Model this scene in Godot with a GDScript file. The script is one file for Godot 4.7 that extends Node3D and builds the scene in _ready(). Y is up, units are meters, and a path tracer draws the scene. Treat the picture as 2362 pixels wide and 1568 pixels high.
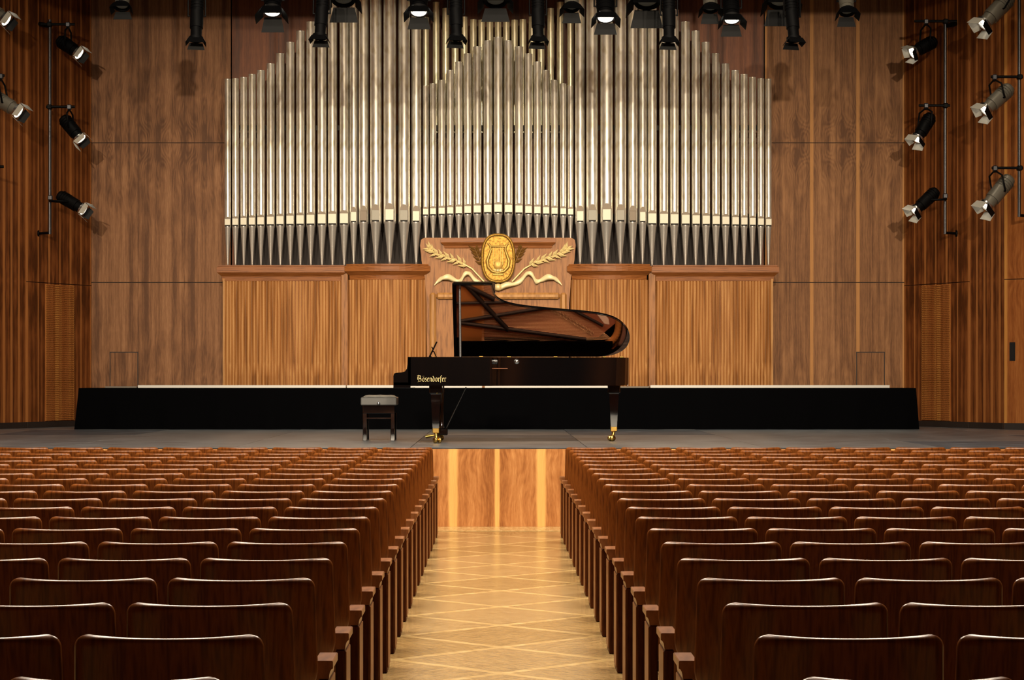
extends Node3D
# A wood-panelled concert hall seen from the middle aisle: rows of seats, a stage with a grand piano, an organ behind.
# x to the right, y up, the stage towards -z. Distances d below are metres in front of the camera.

const FOCAL := 5400.0
const EYE := Vector3(-0.036, 1.59, 0.0)
const VX := 1143.0
const VY := 871.0
const STAGE_Y := 0.841
const STAGE_D := 24.96
const WALL_D := 36.4

var M := {}
var taken := {}
var rng := RandomNumberGenerator.new()

# ---------------------------------------------------------------- helpers
func at(px: float, py: float, d: float) -> Vector3:
	return Vector3(EYE.x + (px - VX) * d / FOCAL, EYE.y - (py - VY) * d / FOCAL, -d)

func numbered(called: String) -> String:
	if not taken.has(called):
		taken[called] = 0
		return called
	taken[called] += 1
	return "%s_%03d" % [called, taken[called]]

func mb() -> SurfaceTool:
	var st := SurfaceTool.new()
	st.begin(Mesh.PRIMITIVE_TRIANGLES)
	return st

func vert(st: SurfaceTool, p: Vector3, uv: Vector2) -> void:
	st.set_uv(uv)
	st.add_vertex(p)

func tri_uv(st: SurfaceTool, a: Vector3, b: Vector3, c: Vector3, ua: Vector2, ub: Vector2, uc: Vector2, out: Vector3) -> void:
	if (c - a).cross(b - a).dot(out) < 0.0:
		vert(st, a, ua); vert(st, c, uc); vert(st, b, ub)
	else:
		vert(st, a, ua); vert(st, b, ub); vert(st, c, uc)

func quad_uv(st: SurfaceTool, p: Array, uv: Array, out: Vector3) -> void:
	tri_uv(st, p[0], p[1], p[2], uv[0], uv[1], uv[2], out)
	tri_uv(st, p[0], p[2], p[3], uv[0], uv[2], uv[3], out)

func planar(p: Vector3, n: Vector3) -> Vector2:
	var a := n.abs()
	if a.x >= a.y and a.x >= a.z:
		return Vector2(p.z, -p.y)
	if a.y >= a.z:
		return Vector2(p.x, p.z)
	return Vector2(p.x, -p.y)

# a box with chamfered edges; uv in metres, offset by shift
func box(st: SurfaceTool, c: Vector3, s: Vector3, bevel := 0.0, xf := Transform3D.IDENTITY, shift := Vector2.ZERO) -> void:
	st.set_smooth_group(-1)
	var h := s * 0.5
	var b: float = min(bevel, min(h.x, min(h.y, h.z)) * 0.98)
	var faces := []
	for ax in 3:
		for sg in [-1.0, 1.0]:
			var n := Vector3.ZERO
			n[ax] = sg
			var u := (ax + 1) % 3
			var v := (ax + 2) % 3
			var pts := []
			for k in [[-1, -1], [1, -1], [1, 1], [-1, 1]]:
				var p := Vector3.ZERO
				p[ax] = sg * h[ax]
				p[u] = k[0] * (h[u] - b)
				p[v] = k[1] * (h[v] - b)
				pts.append(p)
			faces.append([n, pts])
	if b > 0.0:
		for ax in 3:
			var u := (ax + 1) % 3
			var v := (ax + 2) % 3
			for su in [-1.0, 1.0]:
				for sv in [-1.0, 1.0]:
					var pts := []
					for k in [[-1.0, 0], [1.0, 0], [1.0, 1], [-1.0, 1]]:
						var p := Vector3.ZERO
						p[ax] = k[0] * (h[ax] - b)
						p[u] = su * (h[u] - (b if k[1] == 1 else 0.0))
						p[v] = sv * (h[v] - (0.0 if k[1] == 1 else b))
						pts.append(p)
					var n := Vector3.ZERO
					n[u] = su
					n[v] = sv
					faces.append([n, pts])
		for sx in [-1.0, 1.0]:
			for sy in [-1.0, 1.0]:
				for sz in [-1.0, 1.0]:
					var g := Vector3(sx, sy, sz)
					var p0 := Vector3(sx * h.x, sy * (h.y - b), sz * (h.z - b))
					var p1 := Vector3(sx * (h.x - b), sy * h.y, sz * (h.z - b))
					var p2 := Vector3(sx * (h.x - b), sy * (h.y - b), sz * h.z)
					faces.append([g, [p0, p1, p2]])
	for f in faces:
		var n: Vector3 = f[0]
		var q := []
		var uv := []
		for p in f[1]:
			q.append(xf * (p + c))
			uv.append(planar(p + c, n) + shift)
		if q.size() == 4:
			quad_uv(st, q, uv, xf.basis * n)
		else:
			tri_uv(st, q[0], q[1], q[2], uv[0], uv[1], uv[2], xf.basis * n)

# round tube through points, radius per point
func tube(st: SurfaceTool, pts: Array, radii: Array, seg := 10, xf := Transform3D.IDENTITY, caps := true) -> void:
	st.set_smooth_group(1)
	var rings := []
	var side := Vector3.ZERO
	var run := 0.0
	var runs := []
	for i in pts.size():
		var t: Vector3
		if i == 0:
			t = pts[1] - pts[0]
		elif i == pts.size() - 1:
			t = pts[i] - pts[i - 1]
		else:
			t = (pts[i + 1] - pts[i]).normalized() + (pts[i] - pts[i - 1]).normalized()
		t = t.normalized()
		if i > 0:
			run += (pts[i] - pts[i - 1]).length()
		runs.append(run)
		if side == Vector3.ZERO:
			side = t.cross(Vector3.UP if abs(t.y) < 0.9 else Vector3.RIGHT).normalized()
		side = (side - t * side.dot(t)).normalized()
		var up := t.cross(side)
		var ring := []
		var r: float = radii[min(i, radii.size() - 1)]
		for k in seg:
			var a := TAU * k / seg
			ring.append(pts[i] + (side * cos(a) + up * sin(a)) * r)
		rings.append(ring)
	for i in pts.size() - 1:
		for k in seg:
			var k2 := (k + 1) % seg
			var q := [rings[i][k], rings[i][k2], rings[i + 1][k2], rings[i + 1][k]]
			var mid: Vector3 = (q[0] + q[2]) * 0.5 - (pts[i] + pts[i + 1]) * 0.5
			var uv := [Vector2(k / float(seg), -runs[i]), Vector2((k + 1) / float(seg), -runs[i]), Vector2((k + 1) / float(seg), -runs[i + 1]), Vector2(k / float(seg), -runs[i + 1])]
			if mid.length() < 1e-6:
				mid = (q[0] + q[1]) * 0.5 - pts[i]
			quad_uv(st, [xf * q[0], xf * q[1], xf * q[2], xf * q[3]], uv, xf.basis * mid)
	if caps:
		st.set_smooth_group(-1)
		for e in [[0, 1], [pts.size() - 1, pts.size() - 2]]:
			var out: Vector3 = pts[e[0]] - pts[e[1]]
			for k in seg:
				tri_uv(st, xf * pts[e[0]], xf * rings[e[0]][k], xf * rings[e[0]][(k + 1) % seg], Vector2.ZERO, Vector2(0.1, 0), Vector2(0, 0.1), xf.basis * out)

# surface of revolution about y: profile of (radius, height)
func lathe(st: SurfaceTool, prof: Array, seg := 14, xf := Transform3D.IDENTITY, sharp := false) -> void:
	for i in prof.size() - 1:
		st.set_smooth_group(i + 2 if sharp else 1)
		for k in seg:
			var a0 := TAU * k / seg
			var a1 := TAU * (k + 1) / seg
			var p0 := Vector3(cos(a0) * prof[i].x, prof[i].y, sin(a0) * prof[i].x)
			var p1 := Vector3(cos(a1) * prof[i].x, prof[i].y, sin(a1) * prof[i].x)
			var p2 := Vector3(cos(a1) * prof[i + 1].x, prof[i + 1].y, sin(a1) * prof[i + 1].x)
			var p3 := Vector3(cos(a0) * prof[i + 1].x, prof[i + 1].y, sin(a0) * prof[i + 1].x)
			var am := (a0 + a1) * 0.5
			var dr: float = prof[i + 1].x - prof[i].x
			var dy: float = prof[i + 1].y - prof[i].y
			var out := Vector3(cos(am) * dy, -dr, sin(am) * dy)
			var u0 := k / float(seg)
			var u1 := (k + 1) / float(seg)
			if prof[i].x > 1e-6:
				tri_uv(st, xf * p0, xf * p1, xf * p2, Vector2(u0, -prof[i].y), Vector2(u1, -prof[i].y), Vector2(u1, -prof[i + 1].y), xf.basis * out)
			if prof[i + 1].x > 1e-6:
				tri_uv(st, xf * p0, xf * p2, xf * p3, Vector2(u0, -prof[i].y), Vector2(u1, -prof[i + 1].y), Vector2(u0, -prof[i + 1].y), xf.basis * out)

# polygon in xy pushed from z0 to z1
func extrude(st: SurfaceTool, poly: PackedVector2Array, z0: float, z1: float, xf := Transform3D.IDENTITY, smooth := false, shift := Vector2.ZERO) -> void:
	var ids := Geometry2D.triangulate_polygon(poly)
	st.set_smooth_group(-1)
	for e in [[z0, -1.0], [z1, 1.0]]:
		var out := xf.basis * Vector3(0, 0, (e[1] as float) * sign(z1 - z0))
		for i in range(0, ids.size(), 3):
			var p := []
			var uv := []
			for k in 3:
				var q := poly[ids[i + k]]
				p.append(xf * Vector3(q.x, q.y, e[0]))
				uv.append(Vector2(q.x, -q.y) + shift)
			tri_uv(st, p[0], p[1], p[2], uv[0], uv[1], uv[2], out)
	st.set_smooth_group(7 if smooth else -1)
	var ccw := not Geometry2D.is_polygon_clockwise(poly)
	var run := 0.0
	for i in poly.size():
		var a := poly[i]
		var b := poly[(i + 1) % poly.size()]
		var dir := b - a
		var nn := Vector2(dir.y, -dir.x) * (1.0 if ccw else -1.0)
		var out := xf.basis * Vector3(nn.x, nn.y, 0)
		quad_uv(st, [xf * Vector3(a.x, a.y, z0), xf * Vector3(b.x, b.y, z0), xf * Vector3(b.x, b.y, z1), xf * Vector3(a.x, a.y, z1)],
			[Vector2(run, z0) + shift, Vector2(run + dir.length(), z0) + shift, Vector2(run + dir.length(), z1) + shift, Vector2(run, z1) + shift], out)
		run += dir.length()

func sheet(st: SurfaceTool, grid: Array, uvs: Array, flip := false) -> void:
	for i in grid.size() - 1:
		for j in grid[i].size() - 1:
			var p := [grid[i][j], grid[i][j + 1], grid[i + 1][j + 1], grid[i + 1][j]]
			var u := [uvs[i][j], uvs[i][j + 1], uvs[i + 1][j + 1], uvs[i + 1][j]]
			for t in [[0, 1, 2], [0, 2, 3]]:
				var o: Array = [t[0], t[2], t[1]] if flip else t
				for k in o:
					vert(st, p[k], u[k])

func build(st: SurfaceTool, called: String, mat: Material, parent: Node = null) -> MeshInstance3D:
	st.generate_normals()
	st.index()
	var o := MeshInstance3D.new()
	o.mesh = st.commit()
	o.material_override = mat
	put(o, called, parent)
	return o

func put(o: Node3D, called: String, parent: Node = null) -> void:
	if parent == null or parent == self:
		o.name = numbered(called)
		add_child(o)
	else:
		o.name = called
		parent.add_child(o, true)

func share(mesh: Mesh, called: String, mat: Material, parent: Node, xf := Transform3D.IDENTITY) -> MeshInstance3D:
	var o := MeshInstance3D.new()
	o.mesh = mesh
	o.material_override = mat
	o.transform = xf
	put(o, called, parent)
	return o

func tag(o: Node, label := "", category := "", group := "", kind := "") -> Node:
	if label:
		o.set_meta("label", label)
	if category:
		o.set_meta("category", category)
	if group:
		o.set_meta("group", group)
	if kind:
		o.set_meta("kind", kind)
	return o

func base(called: String, where := Vector3.ZERO, turn := 0.0) -> Node3D:
	var o := Node3D.new()
	put(o, called)
	o.position = where
	o.rotation.y = turn
	return o

func mesh_of(st: SurfaceTool) -> Mesh:
	st.generate_normals()
	st.index()
	return st.commit()

# a frame whose -z axis looks along dir
func look(where: Vector3, dir: Vector3) -> Transform3D:
	var up := Vector3.UP if abs(dir.normalized().y) < 0.98 else Vector3.BACK
	return Transform3D(Basis.looking_at(dir, up), where)

# ---------------------------------------------------------------- materials
func flat(color: Color, rough := 0.5, metal := 0.0, spec := 0.5) -> StandardMaterial3D:
	var m := StandardMaterial3D.new()
	m.albedo_color = color
	m.roughness = rough
	m.metallic = metal
	m.metallic_specular = spec
	return m

func c8(r: int, g: int, b: int) -> Color:
	return Color8(r, g, b)

# veneer sheets laid side by side as mirrored pairs, grain upright. streak: width of the pale sapwood at every second seam
func veneer(sd: int, w: int, h: int, leaves: int, dark: Color, mid: Color, pale: Color, sap: Color, streak: float, figure: float, blotch: float, both := false, flame := 0.0) -> ImageTexture:
	var n1 := FastNoiseLite.new()
	n1.seed = sd
	n1.noise_type = FastNoiseLite.TYPE_SIMPLEX
	n1.frequency = 1.0
	n1.fractal_octaves = 2
	var n2 := FastNoiseLite.new()
	n2.seed = sd + 7
	n2.noise_type = FastNoiseLite.TYPE_SIMPLEX
	n2.frequency = 1.0
	n2.fractal_octaves = 3
	var img := Image.create(w, h, false, Image.FORMAT_RGB8)
	var data := PackedByteArray()
	data.resize(w * h * 3)
	var lw := float(w) / leaves
	for y in h:
		# the sheets are also mirrored end to end at the joints
		var v := 1.0 - absf(2.0 * float(y) / h - 1.0)
		var knot := exp(-pow(v * 2.6, 2.0))
		for x in w:
			var leaf := int(x / lw)
			var m := (x - leaf * lw) / lw
			if leaf % 2 == 1:
				m = 1.0 - m
			var pair := 0.05 * absf(leaf - leaves * 0.5)
			var warp := n1.get_noise_2d(m * 0.9 + pair * 9.0, v * 1.6) * figure * (0.35 + 1.1 * knot)
			var ring := m * 4.6 + warp * 2.6
			var g := 0.5 + 0.5 * sin(ring * TAU)
			var fine := n2.get_noise_2d(m * 13.0 + warp * 1.6, v * 2.2 + pair * 3.0)
			var broad := n1.get_noise_2d(m * 2.6 + pair * 3.7 + 11.0, v * 0.35)
			var hair := n2.get_noise_2d(m * 42.0 + warp * 3.0 + 70.0, v * 14.0 + pair)
			var bl := n1.get_noise_2d(m * 1.3 + 40.0, v * 3.4 + pair * 5.0)
			var t := clampf(0.5 + (g - 0.5) * (0.08 + 0.20 * knot) * figure + fine * 0.24 + hair * 0.22 + broad * 0.42 + bl * blotch * (0.6 + knot) - flame * maxf(0.0, knot - 0.25 + 0.6 * n1.get_noise_2d(m * 2.6 + leaf * 4.0, v * 0.8)) + n1.get_noise_1d(pair * 7.3 + 0.4) * 0.16, 0.0, 1.0)
			var c := dark.lerp(mid, t * 2.0) if t < 0.5 else mid.lerp(pale, t * 2.0 - 1.0)
			if streak > 0.0:
				var e := (minf(m, (1.0 - m) * 1.9) if both else m) + n1.get_noise_2d(3.0, v * 2.0) * 0.015
				var s := 1.0 - smoothstep(streak * 0.55, streak * 1.15, e)
				c = c.lerp(sap.lerp(c, 0.12 + 0.2 * clampf(fine + 0.3, 0.0, 1.0)), s)
			var o := (y * w + x) * 3
			data[o] = int(clampf(c.r, 0, 1) * 255)
			data[o + 1] = int(clampf(c.g, 0, 1) * 255)
			data[o + 2] = int(clampf(c.b, 0, 1) * 255)
	img.set_data(w, h, false, Image.FORMAT_RGB8, data)
	return ImageTexture.create_from_image(img)

func wood(tex: Texture2D, wide: float, high: float, rough := 0.4, tint := Color.WHITE) -> StandardMaterial3D:
	var m := flat(tint, rough, 0.0, 0.25)
	m.albedo_texture = tex
	m.uv1_scale = Vector3(1.0 / wide, 1.0 / high, 1.0)
	return m

# stretched noise: colours from a ramp, sx and sy the number of waves across the picture
func streaks(sd: int, w: int, h: int, sx: float, sy: float, cols: Array, oct := 4) -> ImageTexture:
	var n := FastNoiseLite.new()
	n.seed = sd
	n.noise_type = FastNoiseLite.TYPE_SIMPLEX
	n.frequency = 1.0
	n.fractal_octaves = oct
	var gr := Gradient.new()
	var off := PackedFloat32Array()
	var cc := PackedColorArray()
	for i in cols.size():
		off.append(float(i) / (cols.size() - 1))
		cc.append(cols[i])
	gr.offsets = off
	gr.colors = cc
	var data := PackedByteArray()
	data.resize(w * h * 3)
	for y in h:
		for x in w:
			var u := float(x) / w
			var v := float(y) / h
			var bu := minf(u, 1.0 - u)
			var t := n.get_noise_2d(u * sx, v * sy)
			# blend across the edges so that the picture tiles
			if u > 0.85:
				t = lerpf(t, n.get_noise_2d((u - 1.0) * sx, v * sy), (u - 0.85) / 0.15)
			if v > 0.85:
				var t2 := n.get_noise_2d(u * sx, (v - 1.0) * sy)
				if u > 0.85:
					t2 = lerpf(t2, n.get_noise_2d((u - 1.0) * sx, (v - 1.0) * sy), (u - 0.85) / 0.15)
				t = lerpf(t, t2, (v - 0.85) / 0.15)
			var c := gr.sample(clampf(0.5 + t * 0.75, 0, 1))
			var o := (y * w + x) * 3
			data[o] = int(clampf(c.r, 0, 1) * 255)
			data[o + 1] = int(clampf(c.g, 0, 1) * 255)
			data[o + 2] = int(clampf(c.b, 0, 1) * 255)
	return ImageTexture.create_from_image(Image.create_from_data(w, h, false, Image.FORMAT_RGB8, data))

func make_materials() -> void:
	var t_wall := veneer(11, 960, 960, 6, c8(88, 58, 38), c8(121, 83, 55), c8(146, 105, 73), c8(206, 150, 104), 0.0, 1.0, 0.24, false, 0.12)
	var t_wall2 := veneer(37, 960, 960, 6, c8(90, 59, 37), c8(122, 84, 54), c8(147, 105, 70), c8(178, 127, 74), 0.085, 1.0, 0.20, false, 0.12)
	var t_side := veneer(53, 960, 800, 6, c8(72, 38, 18), c8(110, 61, 29), c8(138, 83, 43), c8(174, 112, 60), 0.12, 0.6, 0.26, true, 0.3)
	var t_front := veneer(71, 640, 512, 4, c8(142, 88, 48), c8(178, 118, 68), c8(204, 146, 90), c8(240, 190, 112), 0.12, 0.7, 0.08, true)
	M.wall = wood(t_wall, 2.16, 4.34, 0.55)
	M.wall_streak = wood(t_wall2, 2.16, 4.34, 0.55)
	M.wall_red = wood(t_wall, 2.16, 4.34, 0.42, Color(0.86, 0.70, 0.56))
	M.side = wood(t_side, 1.68, 4.4, 0.38)
	M.side_pale = wood(t_front, 1.9, 5.0, 0.38, Color(0.80, 0.72, 0.64))
	M.hall = wood(t_side, 1.68, 2.4, 0.4, Color(0.7, 0.68, 0.66))
	M.front = wood(t_front, 0.94 * 2.0, 3.4, 0.35)
	var t_slat := streaks(5, 512, 512, 40, 0.5, [c8(114, 73, 38), c8(142, 96, 53), c8(158, 110, 64), c8(172, 126, 77), c8(146, 99, 55)], 2)
	M.slat = wood(t_slat, 1.3, 1.6, 0.45)
	var t_case := streaks(6, 512, 512, 24, 3, [c8(110, 70, 38), c8(132, 87, 49), c8(148, 100, 58), c8(140, 93, 53)])
	M.case = wood(t_case, 1.2, 1.6, 0.4)
	M.cornice = wood(t_case, 1.2, 1.6, 0.38, Color(0.92, 0.84, 0.76))
	M.trim = wood(streaks(32, 256, 512, 12, 2, [c8(140, 98, 54), c8(162, 116, 66), c8(176, 130, 78)]), 1.2, 1.6, 0.4)
	var t_seat := streaks(8, 256, 512, 18, 2, [c8(88, 44, 15), c8(113, 61, 23), c8(127, 72, 29), c8(103, 54, 20)])
	M.seat = wood(t_seat, 0.5, 0.6, 0.3)
	M.seat.metallic_specular = 0.35
	M.seat.clearcoat_enabled = true
	M.seat.clearcoat = 0.3
	M.seat.clearcoat_roughness = 0.2
	var t_arm := streaks(28, 128, 256, 8, 2, [c8(100, 58, 30), c8(126, 78, 44), c8(140, 90, 54)])
	M.seat_edge = wood(t_arm, 0.4, 0.5, 0.3)
	M.seat_edge.metallic_specular = 0.5
	M.pad = flat(c8(40, 20, 14), 0.8)
	M.leg = wood(t_seat, 0.5, 0.6, 0.4, Color(0.6, 0.55, 0.55))
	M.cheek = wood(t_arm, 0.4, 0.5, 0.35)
	var t_parq := streaks(9, 512, 512, 30, 3, [c8(126, 99, 60), c8(152, 122, 78), c8(170, 140, 94), c8(144, 114, 70)])
	M.parquet = wood(t_parq, 0.9, 0.9, 0.22)
	M.parquet.metallic_specular = 0.5
	M.parquet2 = wood(t_parq, 0.7, 1.1, 0.22, Color(0.93, 0.92, 0.9))
	var t_strip := streaks(19, 128, 512, 5, 3, [c8(174, 142, 90), c8(190, 160, 107), c8(202, 173, 121)])
	M.strip = wood(t_strip, 0.4, 0.9, 0.2)
	M.strip.metallic_specular = 0.5
	var t_stage := streaks(10, 512, 512, 3, 40, [c8(46, 49, 52), c8(76, 80, 84), c8(102, 106, 110), c8(146, 150, 154)])
	M.stage = wood(t_stage, 3.0, 2.2, 0.36)
	M.stage.metallic_specular = 0.5
	M.stage2 = wood(t_stage, 2.3, 2.7, 0.42, Color(0.8, 0.82, 0.85))
	M.cloth = flat(c8(4, 4, 5), 0.95, 0.0, 0.1)
	M.alu = flat(c8(186, 183, 177), 0.4, 0.0)
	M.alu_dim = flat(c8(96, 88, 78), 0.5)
	var t_tin := streaks(12, 256, 512, 4, 7, [c8(218, 209, 186), c8(232, 227, 213), c8(241, 238, 229), c8(237, 232, 219)], 2)
	M.tin = wood(t_tin, 1.0, 2.2, 0.31)
	M.tin.metallic = 0.82
	M.tin_rear = wood(t_tin, 1.0, 2.2, 0.36, Color(0.94, 0.92, 0.84))
	M.tin_rear.metallic = 0.75
	M.tin_lip = flat(c8(184, 179, 163), 0.55, 0.3)
	M.tin_grey = flat(c8(112, 108, 98), 0.5, 0.4)
	M.tin_brown = flat(c8(92, 80, 66), 0.5, 0.4)
	M.tin_foot = flat(c8(196, 190, 182), 0.3, 0.7)
	M.slot = flat(c8(24, 20, 16), 0.8)
	M.gold = wood(streaks(31, 256, 256, 14, 14, [c8(96, 70, 26), c8(138, 104, 42), c8(158, 122, 54)]), 0.8, 0.8, 0.45)
	M.gold.metallic = 0.5
	M.gold_pale = flat(c8(214, 192, 134), 0.42, 0.2)
	M.cream = flat(c8(226, 210, 162), 0.45, 0.1)
	M.gilt = flat(c8(164, 128, 58), 0.42, 0.5)
	M.gold_dark = flat(c8(120, 84, 36), 0.5, 0.5)
	M.lacquer = flat(c8(6, 6, 7), 0.06, 0.0, 0.75)
	M.lacquer.clearcoat_enabled = true
	M.lacquer.clearcoat = 1.0
	M.lacquer.clearcoat_roughness = 0.03
	M.lid_in = flat(c8(168, 130, 112), 0.05, 1.0)
	M.prop = flat(c8(46, 44, 44), 0.25, 0.0, 0.7)  # greyed to imitate the pale highlight along a black stick
	M.brass = flat(c8(220, 180, 96), 0.25, 1.0)
	M.plate = flat(c8(206, 150, 84), 0.4, 0.5)
	M.copper = flat(c8(158, 106, 80), 0.5, 0.2)
	M.strut = flat(c8(10, 7, 6), 0.6)
	M.string = flat(c8(214, 190, 150), 0.3, 1.0)
	M.ivory = flat(c8(236, 230, 214), 0.3)
	M.felt = flat(c8(4, 4, 4), 0.9, 0.0, 0.1)
	M.leather = flat(c8(82, 81, 79), 0.36)
	M.black_metal = flat(c8(6, 6, 7), 0.5, 0.0, 0.22)
	M.grey_metal = flat(c8(104, 100, 90), 0.4, 0.3)
	M.pole = flat(c8(76, 76, 80), 0.3, 0.8)
	M.chrome = flat(c8(210, 210, 210), 0.25, 1.0)
	M.door_lit = flat(c8(170, 166, 156), 0.5)  # pale colour standing in for lamp light on the black doors
	M.plaster = flat(c8(150, 118, 88), 0.8)
	M.ceiling = flat(c8(54, 45, 38), 0.85)
	M.dark = flat(c8(30, 18, 12), 0.7)
	M.handle = flat(c8(12, 10, 10), 0.4)
	M.lens = flat(c8(255, 250, 238), 0.2)
	M.lens.emission_enabled = true
	M.lens.emission = c8(255, 246, 228)
	M.lens.emission_energy_multiplier = 3.5
	M.lens_off = flat(c8(150, 160, 160), 0.15, 0.0, 0.8)
	M.glow = flat(c8(255, 246, 230), 0.4)
	M.glow.emission_enabled = true
	M.glow.emission = c8(255, 236, 206)
	M.glow.emission_energy_multiplier = 2.0

# ---------------------------------------------------------------- light
func spot(where: Vector3, target: Vector3, energy: float, angle: float, col: Color, soft := 0.1, blend := 0.6, parent: Node = null) -> void:
	var l := SpotLight3D.new()
	l.name = "spot_light"
	(parent if parent else self).add_child(l, true)
	l.global_transform = look(where, target - where)
	l.light_energy = energy
	l.light_color = col
	l.spot_angle = angle
	l.spot_angle_attenuation = blend
	l.spot_range = 80.0
	l.spot_attenuation = 2.0
	l.light_size = soft
	l.shadow_enabled = true

func setup() -> void:
	var cam := Camera3D.new()
	cam.name = "camera"
	add_child(cam)
	cam.position = EYE
	cam.projection = Camera3D.PROJECTION_FRUSTUM
	cam.keep_aspect = Camera3D.KEEP_HEIGHT
	cam.near = 0.1
	cam.far = 200.0
	cam.size = 0.1 * 1568.0 / FOCAL
	cam.frustum_offset = Vector2((1181.0 - VX) / FOCAL * 0.1, (VY - 784.0) / FOCAL * 0.1)
	cam.current = true
	var we := WorldEnvironment.new()
	we.name = "environment"
	var env := Environment.new()
	env.background_mode = Environment.BG_COLOR
	env.background_color = Color.BLACK
	env.ambient_light_source = Environment.AMBIENT_SOURCE_DISABLED
	env.tonemap_mode = Environment.TONE_MAPPER_LINEAR
	env.tonemap_exposure = 1.0
	env.sdfgi_enabled = true
	env.ssao_enabled = true
	env.ssil_enabled = true
	we.environment = env
	add_child(we)

# spotlights at the back of the hall that are trained on the stage, and the lit ceiling panels over the front stalls
const WARM := Color(1.0, 0.92, 0.80)
const HOUSE := [[-5.6, 8.2, -1.5, -4.0, 3.3], [-1.9, 8.8, -1.0, -1.3, 3.1], [1.9, 8.5, -1.0, 1.3, 3.1], [5.6, 8.0, -1.5, 4.0, 3.3]]
const HOUSE_ENERGY := 470.0
const WASH := [-6.2, -3.8, -1.3, 1.3, 3.8, 6.2]
const WASH_ENERGY := 4.6
const PANELS := [[-3.2, 13.6, "near left"], [3.2, 13.6, "near right"], [-3.2, 20.0, "far left"], [3.2, 20.0, "far right"]]
const PANEL_ENERGY := 100.0
const HALL_H := 9.6

# ---------------------------------------------------------------- the hall
# a wall standing on the line a-b (in x, z), seen from the side of 'inside'; panels with open joints at the given heights
func wall_run(called: String, a: Vector2, b: Vector2, y0: float, y1: float, thick: float, inside: Vector2, mat: Material, joints: Array, panel_name := "panel", cols := 1) -> Node3D:
	var dir := (b - a).normalized()
	var nrm := Vector2(-dir.y, dir.x)
	if nrm.dot(inside - a) < 0:
		nrm = -nrm
	var len := (b - a).length()
	var o := base(called)
	tag(o, "", "", "", "structure")
	# x along the wall, z towards the room
	var xf := Transform3D(Basis(Vector3(dir.x, 0, dir.y), Vector3.UP, Vector3(nrm.x, 0, nrm.y)), Vector3(a.x, 0, a.y))
	var st := mb()
	box(st, Vector3(len * 0.5, (y0 + y1) * 0.5, -thick * 0.5 - 0.02), Vector3(len, y1 - y0, thick), 0.0, xf)
	build(st, "backing", M.dark, o)
	var ys := [y0] + joints + [y1]
	for c in cols:
		for i in ys.size() - 1:
			st = mb()
			var w := len / cols
			box(st, Vector3(w * (c + 0.5), (ys[i] + ys[i + 1]) * 0.5, -0.012), Vector3(w - 0.004, ys[i + 1] - ys[i] - 0.010, 0.024), 0.002, xf, Vector2(c * 0.37, joints[joints.size() - 1] if joints.size() else 3.02))
			build(st, panel_name, mat, o)
	return o

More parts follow.
